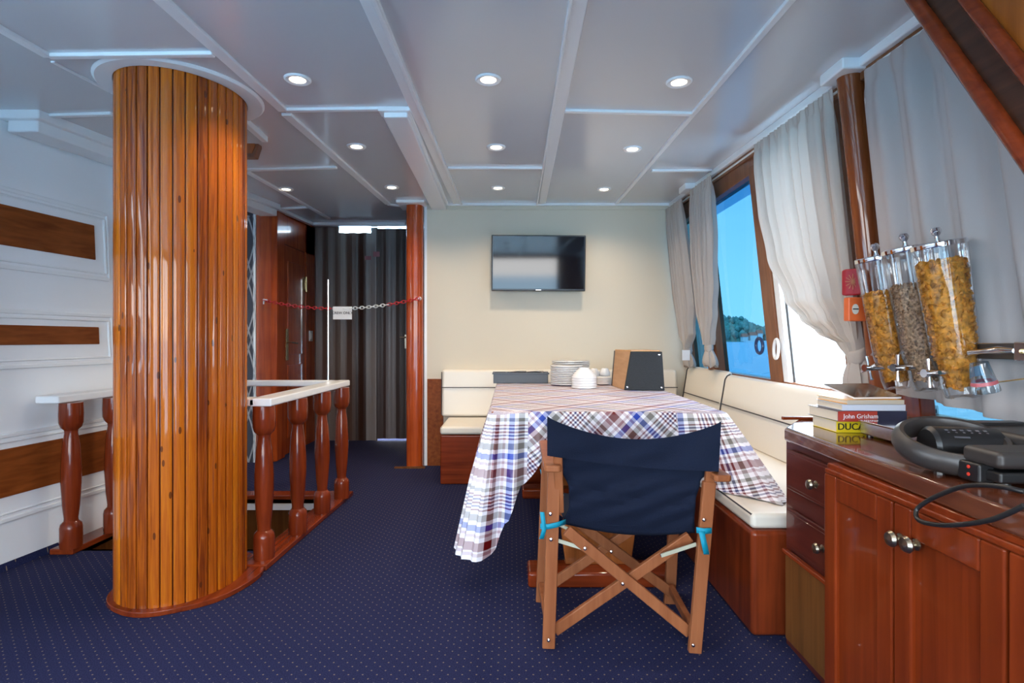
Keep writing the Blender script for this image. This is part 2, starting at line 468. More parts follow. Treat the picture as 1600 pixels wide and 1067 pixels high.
def build(mb, name, mat, parent=None, smooth=False, bevel=0, seg=2, origin=None, uv=None, fixn=True, solid=0, subd=0):
    """mb in world coordinates -> one mesh object; top level ones get their origin at the bottom middle."""
    if parent is not None:
        inv = wmat(parent).inverted(); loc = Vector((0, 0, 0)); vs = [inv @ q for q in mb.v]
    else:
        if origin is None:
            lo = [min(q[i] for q in mb.v) for i in range(3)]; hi = [max(q[i] for q in mb.v) for i in range(3)]
            origin = ((lo[0] + hi[0]) / 2, (lo[1] + hi[1]) / 2, lo[2])
        loc = Vector(origin); vs = [q - loc for q in mb.v]
    me = bpy.data.meshes.new(name)
    me.from_pydata([tuple(q) for q in vs], [], mb.f)
    if isinstance(mat, (list, tuple)):
        for m_ in mat: me.materials.append(m_)
        for p_, mi_ in zip(me.polygons, mb.m): p_.material_index = mi_
    else: me.materials.append(mat)
    if uv is not None:
        lay = me.uv_layers.new(name='uv')
        for lp in me.loops: lay.data[lp.index].uv = uv[lp.vertex_index]
    if fixn:
        import bmesh
        bm = bmesh.new(); bm.from_mesh(me)
        bmesh.ops.recalc_face_normals(bm, faces=bm.faces); bm.to_mesh(me); bm.free()
    if smooth:
        for p_ in me.polygons: p_.use_smooth = True
        try: me.set_sharp_from_angle(angle=math.radians(38))
        except Exception: pass
    me.update()
    o = bpy.data.objects.new(name, me)
    o.location = loc
    if parent is not None: o.parent = parent
    COL.objects.link(o)
    if solid:
        md = o.modifiers.new('thickness', 'SOLIDIFY'); md.thickness = solid; md.offset = 0
    if bevel:
        md = o.modifiers.new('edges', 'BEVEL'); md.width = bevel; md.segments = seg; md.limit_method = 'ANGLE'; md.angle_limit = math.radians(40)
        if not smooth:
            for p_ in me.polygons: p_.use_smooth = True
            try: me.set_sharp_from_angle(angle=math.radians(30))
            except Exception: pass
            md.harden_normals = True
    if subd:
        md = o.modifiers.new('round', 'SUBSURF'); md.levels = subd; md.render_levels = subd
    return o
def thing(name, label, cat, loc, group=None, rz=0):
    o = bpy.data.objects.new(name, None); o.empty_display_size = .1
    o.location = loc; o.rotation_euler = (0, 0, rz); COL.objects.link(o)
    return tag(o, label, cat, group)
def tag(o, label, cat, group=None, kind=None):
    o['label'] = label; o['category'] = cat
    if group: o['group'] = group
    if kind: o['kind'] = kind
    return o
def struct(mb, name, mat, **k):
    o = build(mb, name, mat, **k); o['kind'] = 'structure'; return o
def kids(o): return [c for c in bpy.data.objects if c.parent == o]
def dup(o, loc=None, parent=None, label=None):
    c = o.copy(); COL.objects.link(c)
    if parent is not None: c.parent = parent
    if loc is not None: c.location = loc
    if label: c['label'] = label
    for k in kids(o): dup(k, parent=c)
    return c
def lerp(a, b, t_): return a + (b - a) * t_
def interp(tab, x):
    if x <= tab[0][0]: return tab[0][1]
    for (a, va), (b_, vb) in zip(tab, tab[1:]):
        if x <= b_:
            k = (x - a) / (b_ - a); k = k * k * (3 - 2 * k)
            return va + (vb - va) * k
    return tab[-1][1]

ORD = ['topmost', 'second', 'third', 'fourth', 'fifth', 'sixth', 'seventh', 'eighth', 'ninth', 'tenth', 'eleventh', 'twelfth']
def nth(k, n, what):
    if k == n - 1: return 'topmost ' + what
    if k == 0: return 'lowest ' + what
    return ORD[n - 1 - k] + ' from the top, ' + what

# ================================================================= SETTING
# ---- floor with the stairwell cut out
HX0, HX1, HY0, HY1 = -2.26, -1.26, 2.98, 3.92
fb = MB()
for a, b_ in (((-3.2, -2.6, -.03), (HX0, 6.4, 0)), ((HX1, -2.6, -.03), (1.75, 6.4, 0)), ((HX0, -2.6, -.03), (HX1, HY0, 0)), ((HX0, HY1, -.03), (HX1, 6.4, 0))):
    fb.box(a, b_)
struct(fb, 'floor', M_carpet, origin=(0, 0, 0))
# ---- ceiling
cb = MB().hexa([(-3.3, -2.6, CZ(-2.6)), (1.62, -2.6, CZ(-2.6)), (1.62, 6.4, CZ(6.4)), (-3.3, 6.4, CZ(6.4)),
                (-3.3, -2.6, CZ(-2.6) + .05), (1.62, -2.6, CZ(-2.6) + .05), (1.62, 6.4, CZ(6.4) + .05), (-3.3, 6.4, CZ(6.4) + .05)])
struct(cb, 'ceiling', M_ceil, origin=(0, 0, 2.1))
# ---- back wall (cream panel)
YB = 4.96
struct(MB().box((-.765, YB, 0), (1.70, YB + .06, CZ(YB) + .01)), 'wall_back', M_cream)
struct(MB().box((-.765, YB - .004, 0), (-.742, YB, CZ(YB))), 'trim_1', M_trim)
# ---- hallway: striped folding doors at 6.2 m, side walls
YH = 6.19
hw = MB(); hx0, hx1 = -2.19, -.70
slit = P(513, 500, YH).x
gx = P(530, 350, YH).x, P(580, 350, YH).x
zt0 = P(500, 361, YH).z
def uvbox(mb, a, b_): mb.box(a, b_)
def wavy(x0, x1, z0, z1):
    rows = []
    n_ = max(1, int((x1 - x0) / .02))
    for zz in (z0, z1):
        rows.append([(lerp(x0, x1, i / n_), YH + .008 * math.sin(lerp(x0, x1, i / n_) * 48), zz) for i in range(n_ + 1)])
    hw.grid(rows)
zs0, zs1 = P(513, 605, YH).z, P(513, 437, YH).z
wavy(hx0, slit - .004, .0, CZ(YH))
wavy(slit - .004, slit + .004, .0, zs0)
wavy(slit - .004, slit + .004, zs1, CZ(YH))
wavy(slit + .004, gx[0], .0, CZ(YH))
wavy(gx[0], gx[1], .0, zt0 - .02)
wavy(gx[1], P(590, 350, YH).x, .0, CZ(YH) - .005)
wavy(P(590, 350, YH).x, hx1, .02, CZ(YH) - .016)
uvs = [((q.x - hx0) / (P(640, 350, YH).x - hx0), q.z) for q in hw.v]
dr = build(hw, 'door_1', M_stripe, uv=uvs, fixn=False, solid=.012); dr['kind'] = 'structure'
hb = MB(); c_ = P(634, 527, YH - .03)
hb.lathe([(.012, 0), (.012, .012)], c_, (0, -1, 0), 12).tube([c_, c_ + Vector((0, -.05, 0)), c_ + Vector((-.055, -.05, 0))], .008, 8)
hb.box((c_.x - .012, YH - .03, c_.z - .12), (c_.x + .012, YH - .012, c_.z + .03))
build(hb, 'door_handle', M_nickel, dr, smooth=True)
st = MB()
for a, b_, c2, d_ in ((583, 393, 593, 401), (570, 400, 580, 406)):
    p0, p1 = P(a, b_, YH - .02), P(c2, d_, YH - .02); st.box(p0, p1 + Vector((0, .004, 0)))
build(st, 'sticker', plain('pink_sticker', (.35, .12, .14), .5), dr)
# beyond the folding doors the foredeck is daylight; side walls of the hallway
struct(MB().box((-.72, YB + .06, 0), (-.66, YH + .2, CZ(YH))), 'wall_hall', M_dark)
# wood return + side wall with a door
xa, xb = P(400, 500, 5.09).x, P(431, 500, 5.09).x
cap = MB()
cap.prism([(xa, 5.09, 0), (xb - .04, 5.09, 0), (xb, 5.12, 0), (xb, 5.30, 0), (xa, 5.30, 0)], (0, 0, CZ(5.1)))
struct(cap, 'wall_panel', M_hallred, bevel=.008)
struct(MB().box((xa - .02, 5.08, 0), (xa, 5.12, CZ(5.1))), 'trim_2', M_trim)
sw = MB().box((xb - .06, 5.30, 0), (xb - .03, 5.36, 2.3)).box((xb - .06, 5.30, 2.0), (xb - .03, YH, 2.32)).box((xb - .06, 5.92, 0), (xb - .03, YH, 2.3))
struct(sw, 'wall_side_hall', M_hallred)
dm = MB().box((xb - .065, 5.36, 0), (xb - .04, 5.92, 2.0))
for z0, z1 in ((.15, .85), (.95, 1.85)):
    dm.box((xb - .045, 5.45, z0), (xb - .03, 5.83, z1))
d2o = build(dm, 'door_2', M_hallred, bevel=.006); d2o['kind'] = 'structure'
h = MB(); hc = Vector((xb - .035, 5.42, 1.07))
h.box(hc + Vector((-.002, -.03, -.17)), hc + Vector((.008, .03, .13))).tube([hc, hc + Vector((.05, 0, 0)), hc + Vector((.055, .13, -.01))], .009, 8)
build(h, 'door_handle', M_brass, d2o, bevel=.003)
h = MB().box((xb - .04, 5.86, 1.60), (xb - .02, 5.90, 1.74)).tube([(xb - .02, 5.9, 1.59), (xb - .02, 5.9, 1.75)], .008, 8)
build(h, 'hinge', M_brass, d2o)
# light switch on the wall beside it
s_ = build(MB().box((xb - .03, 6.0, 1.08), (xb - .018, 6.09, 1.19)).box((xb - .018, 6.02, 1.10), (xb - .012, 6.07, 1.17)), 'light_switch', M_white, bevel=.004)
tag(s_, 'small white light switch on the red wood wall beyond the hallway door', 'light switch')
# red post right of the passage
pz = MB().tube([P(649, 500, YB - .03) * 1, P(649, 400, YB - .03)], .08, 20)
x0, x1 = P(636, 500, YB).x, P(662, 500, YB).x
pst = MB()
n_ = 16; rad = (x1 - x0) / 2; cx_ = (x0 + x1) / 2
ring = [(cx_ + rad * math.copysign(abs(math.cos(a)) ** .6, math.cos(a)), YB + .0 + .09 * math.copysign(abs(math.sin(a)) ** .6, math.sin(a)), 0) for a in [2 * PI * i / 28 for i in range(28)]]
pst.prism(ring, (0, 0, CZ(YB)))
o = build(pst, 'passage_post', M_hallred, smooth=True)
tag(o, 'glossy red mahogany post between the striped doors and the cream wall', 'post')
o = build(MB().box((cx_ - .16, YB - .12, 0), (cx_ + .10, YB - .085, .012)), 'threshold_strip', M_base)
tag(o, 'low brown wooden floor strip at the foot of the passage post', 'floor strip')
# cornice trims of the hallway and back wall
TN = [2]
def nexttrim(): TN[0] += 1; return 'trim_%d' % TN[0]
def ctrim(a, b_, w, hgt=.014, name=None, ext=0.0):
    p0, p1 = C(*a), C(*b_)
    d = (p1 - p0).normalized(); p0 = p0 - d * ext; p1 = p1 + d * ext
    dz = Vector((0, 0, -hgt / 2 + .003))
    mb = MB().bar(p0 + dz, p1 + dz, w, hgt + .006)
    return struct(mb, nexttrim(), M_trim, bevel=min(.005, hgt * .4))
far = lambda px0, py0: (px0, py0)
# long runs, fore and aft (from behind the camera to the back wall)
def crun(xn, xf, y0, y1, w, hgt=.014):
    p0 = Vector((xn, y0, CZ(y0))); p1 = Vector((xf, y1, CZ(y1)))
    dz = Vector((0, 0, -hgt / 2 + .003))
    return struct(MB().bar(p0 + dz, p1 + dz, w, hgt + .006), nexttrim(), M_trim, bevel=.004)
def cline(a, b_, y0, y1):  # extend an image line on the ceiling to depths y0..y1
    p, q = C(*a), C(*b_); k0 = (y0 - p.y) / (q.y - p.y); k1 = (y1 - p.y) / (q.y - p.y)
    return lerp(p.x, q.x, k0), lerp(p.x, q.x, k1)
a0, a1 = cline((578, 0), (712, 313), -2.4, YB); crun(a0, a1, -2.4, YB, .062, .010)
a0, a1 = cline((587, 0), (719, 313), -2.4, YB); crun(a0, a1, -2.4, YB, .018, .022)
a0, a1 = cline((904, 0), (848, 313), -2.4, YB); crun(a0, a1, -2.4, YB, .060, .010)
a0, a1 = cline((900, 0), (843, 313), -2.4, YB); crun(a0 - .018, a1 - .018, -2.4, YB, .012, .016)
a0, a1 = cline((1233, 0), (963, 317), -2.4, YB); crun(a0, a1, -2.4, YB, .026, .014)
a0, a1 = cline((256, 0), (443, 171), -2.4, C(443, 171).y); crun(a0, a1, -2.4, C(443, 171).y, .05, .012)
a0, a1 = cline((447, 176), (606, 317), C(447, 176).y, C(606, 317).y); crun(a0, a1, C(447, 176).y, C(606, 317).y, .05, .014)
ctrim((606, 318), (634, 322), .03)
a0, a1 = cline((0, 42), (75, 85), -2.4, C(75, 85).y); crun(a0, a1, -2.4, C(75, 85).y, .035, .014)
ctrim((82, 95), (172, 142), .02, .006)
ctrim((386, 267), (514, 340), .035)
ctrim((381, 184), (414, 214), .035, .03)
for a, b_, w in (((75, 85), (334, 82), .03), ((45, 180), (176, 176), .03), ((445, 170), (598, 168), .03), ((382, 264), (526, 260), .035),
                 ((700, 261), (848, 261), .025), ((882, 171), (1084, 176), .03), ((1018, 265), (1112, 265), .03), ((440, 325), (480, 323), .03)):
    ctrim(a, b_, w)
# back-wall cornice
struct(MB().box((-.72, YB - .03, CZ(YB) - .022), (1.42, YB, CZ(YB) + .01)), 'trim_40', M_trim, bevel=.006)
struct(MB().box((-.74, YB - .010, CZ(YB) - .055), (1.42, YB, CZ(YB) - .045)), 'trim_41', M_cream, bevel=.003)
# hallway cornice
q = [C(398, 322), C(430, 322), C(487, 348), C(634, 348)]
q = [Vector((v.x, min(v.y, YH - .03), CZ(min(v.y, YH - .03)) - .012)) for v in q]
for i in range(3): struct(MB().bar(q[i], q[i + 1], .05, .035), nexttrim(), M_trim, bevel=.006)
struct(MB().box((P(622, 320, 4.9).x, 4.80, CZ(4.85) - .025), (P(666, 320, 4.9).x, 5.10, CZ(5.10) + .01)), nexttrim(), M_trim, bevel=.006)
# white beam
y0_, y1_ = 2.75, YB
bm_ = MB().hexa([(-.620, y0_, 2.172), (-.505, y0_, 2.172), (-.570, y1_, 2.226), (-.70, y1_, 2.226), (-.620, y0_, CZ(y0_) + .01), (-.505, y0_, CZ(y0_) + .01), (-.570, y1_, CZ(y1_) + .01), (-.70, y1_, CZ(y1_) + .01)])
bm_.box((-.645, y0_ - .02, CZ(y0_) - .022), (-.49, y0_ + .06, CZ(y0_) + .005))
bm_.hexa([(-.640, y0_, CZ(y0_) - .018), (-.49, y0_, CZ(y0_) - .018), (-.553, y1_, CZ(y1_) - .018), (-.715, y1_, CZ(y1_) - .018), (-.640, y0_, CZ(y0_) + .01), (-.49, y0_, CZ(y0_) + .01), (-.553, y1_, CZ(y1_) + .01), (-.715, y1_, CZ(y1_) + .01)])
o = build(bm_, 'ceiling_beam', M_trim, bevel=.006)
tag(o, 'white boxed beam with a stepped cap running under the ceiling to the back wall', 'beam')

# ---- right window wall (leaning) : bulkhead below sill, header, posts, panes
def wr_slab(mb, y0, y1, z0, z1, off0, off1):
    mb.hexa([WR(y0, z0, off1), WR(y0, z0, off0), WR(y1, z0, off0), WR(y1, z0, off1), WR(y0, z1, off1), WR(y0, z1, off0), WR(y1, z1, off0), WR(y1, z1, off1)])
    return mb
SILL = .83
wr = MB()
wr_slab(wr, 2.2, 5.1, -.02, SILL, -.08, 0); wr_slab(wr, -2.6, 2.2, -.02, .79, -.08, 0)
wr_slab(wr, -2.6, 5.1, 2.10, 2.34, -.08, -.005)
wr_slab(wr, -2.6, .25, .79, 2.10, -.08, 0)
struct(wr, 'wall_right', M_wall)
struct(wr_slab(MB(), 2.2, 4.95, SILL - .02, SILL + .015, -.09, .03), 'trim_50', M_trim, bevel=.004)
struct(wr_slab(MB(), -.3, 2.2, .786, .800, -.09, .012), 'trim_51', M_steel, bevel=.004)
# white cornice along the wall + brown curtain rail board
cn = MB()
cn.hexa([(1.36, -2.4, CZ(-2.4) - .035), (1.43, -2.4, CZ(-2.4) - .035), (1.43, YB, CZ(YB) - .035), (1.36, YB, CZ(YB) - .035),
         (1.36, -2.4, CZ(-2.4) + .01), (1.43, -2.4, CZ(-2.4) + .01), (1.43, YB, CZ(YB) + .01), (1.36, YB, CZ(YB) + .01)])
struct(cn, 'trim_52', M_trim, bevel=.008)
def rail_box(y0, y1, name):
    mb = MB().hexa([(1.385, y0, CZ(y0) - .075), (1.43, y0, CZ(y0) - .075), (1.43, y1, CZ(y1) - .075), (1.385, y1, CZ(y1) - .075),
                    (1.385, y0, CZ(y0) - .03), (1.43, y0, CZ(y0) - .03), (1.43, y1, CZ(y1) - .03), (1.385, y1, CZ(y1) - .03)])
    return struct(mb, name, M_frame, bevel=.004)
rail_box(.2, YB - .02, 'trim_53')
def window(num, y0, y1, splits, panes, m_g, head=2.075, SILL=SILL):
    f = MB()
    wr_slab(f, y0, y1, head, 2.19, -.07, .02)
    wr_slab(f, y0, y1, SILL, SILL + .03, -.07, .012)
    for a, b_ in splits: wr_slab(f, a, b_, SILL, 2.12, -.06, .022)
    o = build(f, 'window_%d' % num, M_frame, bevel=.005); o['kind'] = 'structure'
    for a, b_ in panes:
        g = MB(); g.add([WR(a, SILL + .01, -.03), WR(b_, SILL + .01, -.03), WR(b_, head + .01, -.03), WR(a, head + .01, -.03)], [(0, 1, 2, 3)])
        build(g, 'pane', m_g, o, fixn=False)
    return o
w1 = window(1, 4.33, 4.96, [(4.33, 4.37), (4.90, 4.96)], [(4.35, 4.92)], M_glass)
w2 = window(2, 2.27, 4.29, [(2.27, 2.60), (3.245, 3.385), (4.23, 4.29)], [(3.36, 4.25)], M_glass)
sf = MB().add([WR(3.37, 1.99, -.025), WR(4.25, 1.99, -.025), WR(4.25, 2.085, -.025), WR(3.37, 2.085, -.025)], [(0, 1, 2, 3)])
build(sf, 'shade_band', M_film, w2, fixn=False)
w3 = window(3, .25, 2.26, [(.25, .30), (2.20, 2.26), (1.20, 1.25)], [(.28, 1.22), (1.23, 2.22)], M_glass2, SILL=.785)
jb = wr_slab(MB(), 3.18, 3.243, SILL + .02, 2.08, -.08, .01)
build(jb, 'sliding_jamb', M_trim, w2, bevel=.004)
build(MB().tube([WR(3.175, SILL + .02, -.02), WR(3.175, 2.08, -.02)], .006, 8), 'jamb_seal', M_blackg, w2)
def loop(cn_, ry, rz_, tilt, r):
    pts = []
    for i in range(20):
        a = 2 * PI * i / 20
        y_, z_ = ry * math.cos(a), rz_ * math.sin(a)
        pts.append(cn_ + Vector((-.0, y_ * math.cos(tilt) - z_ * math.sin(tilt), y_ * math.sin(tilt) + z_ * math.cos(tilt))))
    return MB().tube(pts, r, 8, closed=True)
build(loop(WR(3.49, 1.06, .02), .05, .045, .5, .010), 'latch', plain('navy_latch', (.02, .04, .12), .3), w2, smooth=True)
build(loop(WR(3.24, 1.045, .035), .028, .055, .1, .009), 'latch', M_white, w2, smooth=True)

def post(y, r, label, ztop, zbot, cap=True):
    rt = thing('window_post', label, 'post', WR(y, zbot, .02))
    p0, p1 = WR(y, zbot, r), WR(y, ztop, r)
    rr_ = [r * 1.08, r * 1.03, r, r, r * 1.02, r * 1.05]
    pts = [lerp(p0, p1, i / 5) for i in range(6)]
    build(MB().tube(pts, rr_, 22), 'shaft', M_frame if r < .035 else M_redpost, rt, smooth=True)
    if cap:
        q0 = WR(y, ztop, .0)
        build(MB().box((q0.x - .125, y - .085, CZ(y) - .045), (q0.x + .03, y + .085, CZ(y) + .004)), 'cap', M_trim, rt, bevel=.008)
    return rt
M_redpost = wood('glossy_brown_post', (.13, .028, .008), (.27, .075, .02), rough=.2, coat=.7)
post(2.31, .047, 'thick varnished brown post between the tied curtain and the closed grey curtain', CZ(2.31) - .03, .79)
post(4.31, .033, 'slim brown post between the two far tied curtains above the bench', CZ(4.31) - .03, .874)
# flat dark fill post behind
o = build(wr_slab(MB(), 2.12, 2.24, .80, 2.12, -.02, .04), 'window_jamb', M_redwood, bevel=.006)
tag(o, 'dark red wooden jamb behind the cereal dispensers beside the thick post', 'jamb')

# ---- left wall
lw = MB()
def wl_slab(mb, y0, y1, z0, z1, off0, off1):
    mb.hexa([WL(y0, z0, off0), WL(y0, z0, off1), WL(y1, z0, off1), WL(y1, z0, off0), WL(y0, z1, off0), WL(y0, z1, off1), WL(y1, z1, off1), WL(y1, z1, off0)])
    return mb
LY = 3.46
wl_slab(lw, -2.6, LY, -.02, .88, -.06, 0)
wl_slab(lw, -2.6, LY, 2.0, 2.3, -.06, 0)
wl_slab(lw, 1.45, LY, .88, 2.0, -.06, 0)
wl_slab(lw, -2.6, -1.9, .88, 2.0, -.06, 0)
wl_slab(lw, -.3, -.1, .88, 2.0, -.06, 0)
struct(lw, 'wall_left', M_wall)
struct(MB().box((-3.0, LY, -1.0), (WL(LY, 1).x, LY + .05, 2.3)), 'wall_return', M_wall)
struct(MB().box((-3.2, LY, -1.0), (-3.1, 6.4, 2.35)), 'wall_left_far', M_wall)
# frames and inlays
def moulding(z0, z1, yend, hgt=.022):
    mb = MB()
    for z_ in (z0, z1):
        mb.bar(WL(.5, z_, .006), WL(yend, z_, .006), .016, hgt)
    mb.bar(WL(yend, z0, .006), WL(yend, z1, .006), .016, .018)
    return struct(mb, nexttrim(), M_trim, bevel=.005)
def field(z0, z1, yend):
    return struct(wl_slab(MB(), .5, yend, z0, z1, 0, .006), nexttrim(), M_wall, bevel=.002)
for z0, z1, i0, i1 in ((1.453, 1.837, 1.558, 1.757), (.965, 1.237, 1.072, 1.170), (.235, .635, .345, .573)):
    field(z0, z1, 3.38); moulding(z0, z1, 3.38)
    moulding(z0 + .05 if False else z0 + .03, z1 - .03, 3.36, .010)
    o = build(wl_slab(MB(), 1.5, 3.285 if z0 > .5 else 3.40, i0, i1, .004, .014), 'inlay_board', M_strip, bevel=.003)
    tag(o, {1.453: 'topmost brown wooden inlay board on the white left wall', .965: 'narrow middle brown inlay board on the white left wall',
            .235: 'lowest brown inlay board on the white left wall behind the balusters'}[z0], 'wall board', 'brown inlay boards on the left wall')
# cornice beam on the left
cbm = MB()
yA, yB2 = 2.80, 5.0
xA, xB_ = WL(yA, 2.2).x, WL(yB2, 2.2).x
cbm.hexa([(xA + .02, yA, 2.12), (xA + .17, yA, 2.12), (xB_ + .17, yB2, 2.18), (xB_ + .02, yB2, 2.18),
          (xA + .02, yA, CZ(yA) + .01), (xA + .17, yA, CZ(yA) + .01), (xB_ + .17, yB2, CZ(yB2) + .01), (xB_ + .02, yB2, CZ(yB2) + .01)])
cbm.hexa([(xA - .02, yA - .03, 2.175), (xA + .20, yA - .03, 2.175), (xB_ + .20, yB2, 2.235), (xB_ + .02, yB2, 2.235),
          (xA - .02, yA - .03, CZ(yA) + .01), (xA + .20, yA - .03, CZ(yA) + .01), (xB_ + .20, yB2, CZ(yB2) + .01), (xB_ + .02, yB2, CZ(yB2) + .01)])
o = build(cbm, 'cornice_beam', M_trim, bevel=.008)
tag(o, 'white stepped cornice beam along the top of the left wall', 'beam')
# carpet upturn against the left wall
struct(MB().add([WL(-2, -.01, .012), WL(2.98, -.01, .012), WL(2.98, .035, .006), WL(-2, .035, .006)], [(0, 1, 2, 3)]), 'baseboard_left', M_carpet, solid=.008)

# ---- aft wall behind the camera, with the wide deck doorway and windows
aw = MB()
for a, b_ in (((-3.3, 0), (-1.95, 2.2)), ((.95, 0), (1.75, 2.2)), ((-1.95, 2.0), (.95, 2.2)), ((-.62, 0), (-.50, 2.0)), ((-1.95, 0), (-.62, .45))):
    aw.box((a[0], -2.45, a[1]), (b_[0], -2.38, b_[1]))
struct(aw, 'wall_aft', M_frame)
# ---- outside: sea, far shore
m, t, b = newmat('sea_water')
b.inputs['Base Color'].default_value = (.2, .5, .6, 1); b.inputs['Roughness'].default_value = .35
tcn = t.nodes.new('ShaderNodeTexCoord'); mpn = t.nodes.new('ShaderNodeMapping'); mpn.inputs['Scale'].default_value = (.5, 1.1, 1)
n = t.nodes.new('ShaderNodeTexNoise'); n.inputs['Scale'].default_value = 1.3; n.inputs['Detail'].default_value = 8; n.inputs['Roughness'].default_value = .65
bp = t.nodes.new('ShaderNodeBump'); bp.inputs['Strength'].default_value = .8; bp.inputs['Distance'].default_value = .25
t.links.new(tcn.outputs['Object'], mpn.inputs[0]); t.links.new(mpn.outputs[0], n.inputs['Vector']); t.links.new(n.outputs[0], bp.inputs['Height'])
t.links.new(bp.outputs[0], b.inputs['Normal'])
rr = t.nodes.new('ShaderNodeValToRGB'); rr.color_ramp.elements[0].position = .35; rr.color_ramp.elements[0].color = (.26, .46, .58, 1)
rr.color_ramp.elements[1].position = .7; rr.color_ramp.elements[1].color = (.40, .60, .72, 1)
t.links.new(n.outputs[0], rr.inputs[0]); t.links.new(rr.outputs[0], b.inputs['Base Color'])
o = build(MB().add([(-3000, -3000, 0), (3000, -3000, 0), (3000, 3000, 0), (-3000, 3000, 0)], [(0, 1, 2, 3)]), 'sea', m, fixn=False)
o.location.z = -1.6
tag(o, 'calm blue sea outside the windows up to the far shore', 'sea', kind='stuff')
# shore seen through the far windows: px 1050..1210 at ~ 300 m
SD = 600.0
hill = MB(); rows = []
nn_ = 90
tops = [random.random() for _ in range(nn_ + 1)]
for k, (yy_, hs) in enumerate(((0, 0), (8, .35), (24, .8), (52, 1.0), (120, .9), (220, 0))):
    r = []
    for i in range(nn_ + 1):
        px = lerp(1010, 1222, i / nn_)
        xx_ = (px - 800) / F * SD
        hh = 10.5 + 2.0 * math.sin(i * .21) + 1.6 * math.sin(i * .53 + 1) + 1.3 * tops[i]
        hh *= min(1, i / 12 + .1, (nn_ - i) / 6)
        r.append((xx_, SD + yy_ + 1.5 * math.sin(i * 1.7 + k), -1.7 + 3.1 * min(1, k) * .4 + hs * hh * 1.8))
    rows.append(r)
hill.grid(rows)
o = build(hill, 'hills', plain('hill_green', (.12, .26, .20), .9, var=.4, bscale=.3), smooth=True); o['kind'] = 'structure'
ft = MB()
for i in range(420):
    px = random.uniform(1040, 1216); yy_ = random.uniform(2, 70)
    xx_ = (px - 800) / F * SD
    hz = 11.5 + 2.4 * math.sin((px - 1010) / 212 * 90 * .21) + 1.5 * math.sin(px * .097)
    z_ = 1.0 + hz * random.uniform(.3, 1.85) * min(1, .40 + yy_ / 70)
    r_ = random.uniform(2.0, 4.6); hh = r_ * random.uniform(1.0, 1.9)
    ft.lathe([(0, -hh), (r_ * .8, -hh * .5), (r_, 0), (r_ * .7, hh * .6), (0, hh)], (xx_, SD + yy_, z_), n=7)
o = build(ft, 'shore_forest', plain('hazed_tree_green', (.17, .30, .25), .9, var=.4, bscale=.25), smooth=True)  # distance haze is painted into this pale blue-green tree colour
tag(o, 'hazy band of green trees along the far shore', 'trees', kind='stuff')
def house(px, w, hgt, lab):
    c = P(px, 527, SD - 12); c.z = -1.2; w *= 2; hgt *= 2
    rt = thing('shore_house', lab, 'house', c, 'houses on the far shore')
    build(MB().box((c.x - w / 2, c.y - 3, c.z), (c.x + w / 2, c.y + 3, c.z + hgt)), 'wall', M_white, rt)
    build(MB().prism([(c.x - w / 2 - .5, c.y - 3.5, c.z + hgt), (c.x - w / 2 - .5, c.y + 3.5, c.z + hgt), (c.x - w / 2 - .5, c.y, c.z + hgt + 3.4)], (w + 1, 0, 0)), 'roof', plain('roof_tile', (.55, .16, .10), .7), rt)
house(1176, 3.4, 3.2, 'white shore house with a red roof near the window stile')
house(1186, 2.6, 4.2, 'narrow taller white shore house right beside the stile')
house(1163, 2.8, 2.4, 'small low white shore house leftmost of the row')
build(MB().box(((1150 - 800) / F * SD, SD - 26, -1.65), ((1212 - 800) / F * SD, SD - 20, -.3)), 'quay', M_paper)
tag(bpy.data.objects['quay'], 'pale low stone quay at the water line of the far shore', 'quay')

# ---- stairwell
shaft = MB()
shaft.box((HX0 - .02, HY0 - .04, -1.2), (HX0, HY1 + .04, -.0)).box((HX1, HY0 - .04, -1.2), (HX1 + .02, HY1 + .04, -.0))
shaft.box((HX0, HY1, -1.2), (HX1, HY1 + .02, 0)).box((HX0, HY0 - .02, -1.2), (HX1, HY0, 0)).box((HX0, HY0, -1.24), (HX1, HY1, -1.2))
struct(shaft, 'wall_stairwell', M_base)
stp = thing('stair_flight', 'short flight of golden wooden steps going down inside the railing', 'stairs', (-1.76, 3.4, -1.2))
for i in range(4):
    x_ = HX0 + .03 + i * .22; z_ = -.12 - i * .25
    build(MB().box((x_, HY0 + .02, z_ - .03), (x_ + .24, HY1 - .02, z_)), 'tread', M_gold, stp, bevel=.006)
    build(MB().box((x_ + .20, HY0 + .02, z_ - .25), (x_ + .22, HY1 - .02, z_ - .03)), 'riser', M_base, stp)

# ================================================================= PILLAR
PCX, PCY, PA, PB = -1.482, 2.575, .245, .30
N_SL = 38
def ell(a, b_, th): return PCX + a * math.cos(th), PCY + b_ * math.sin(th)
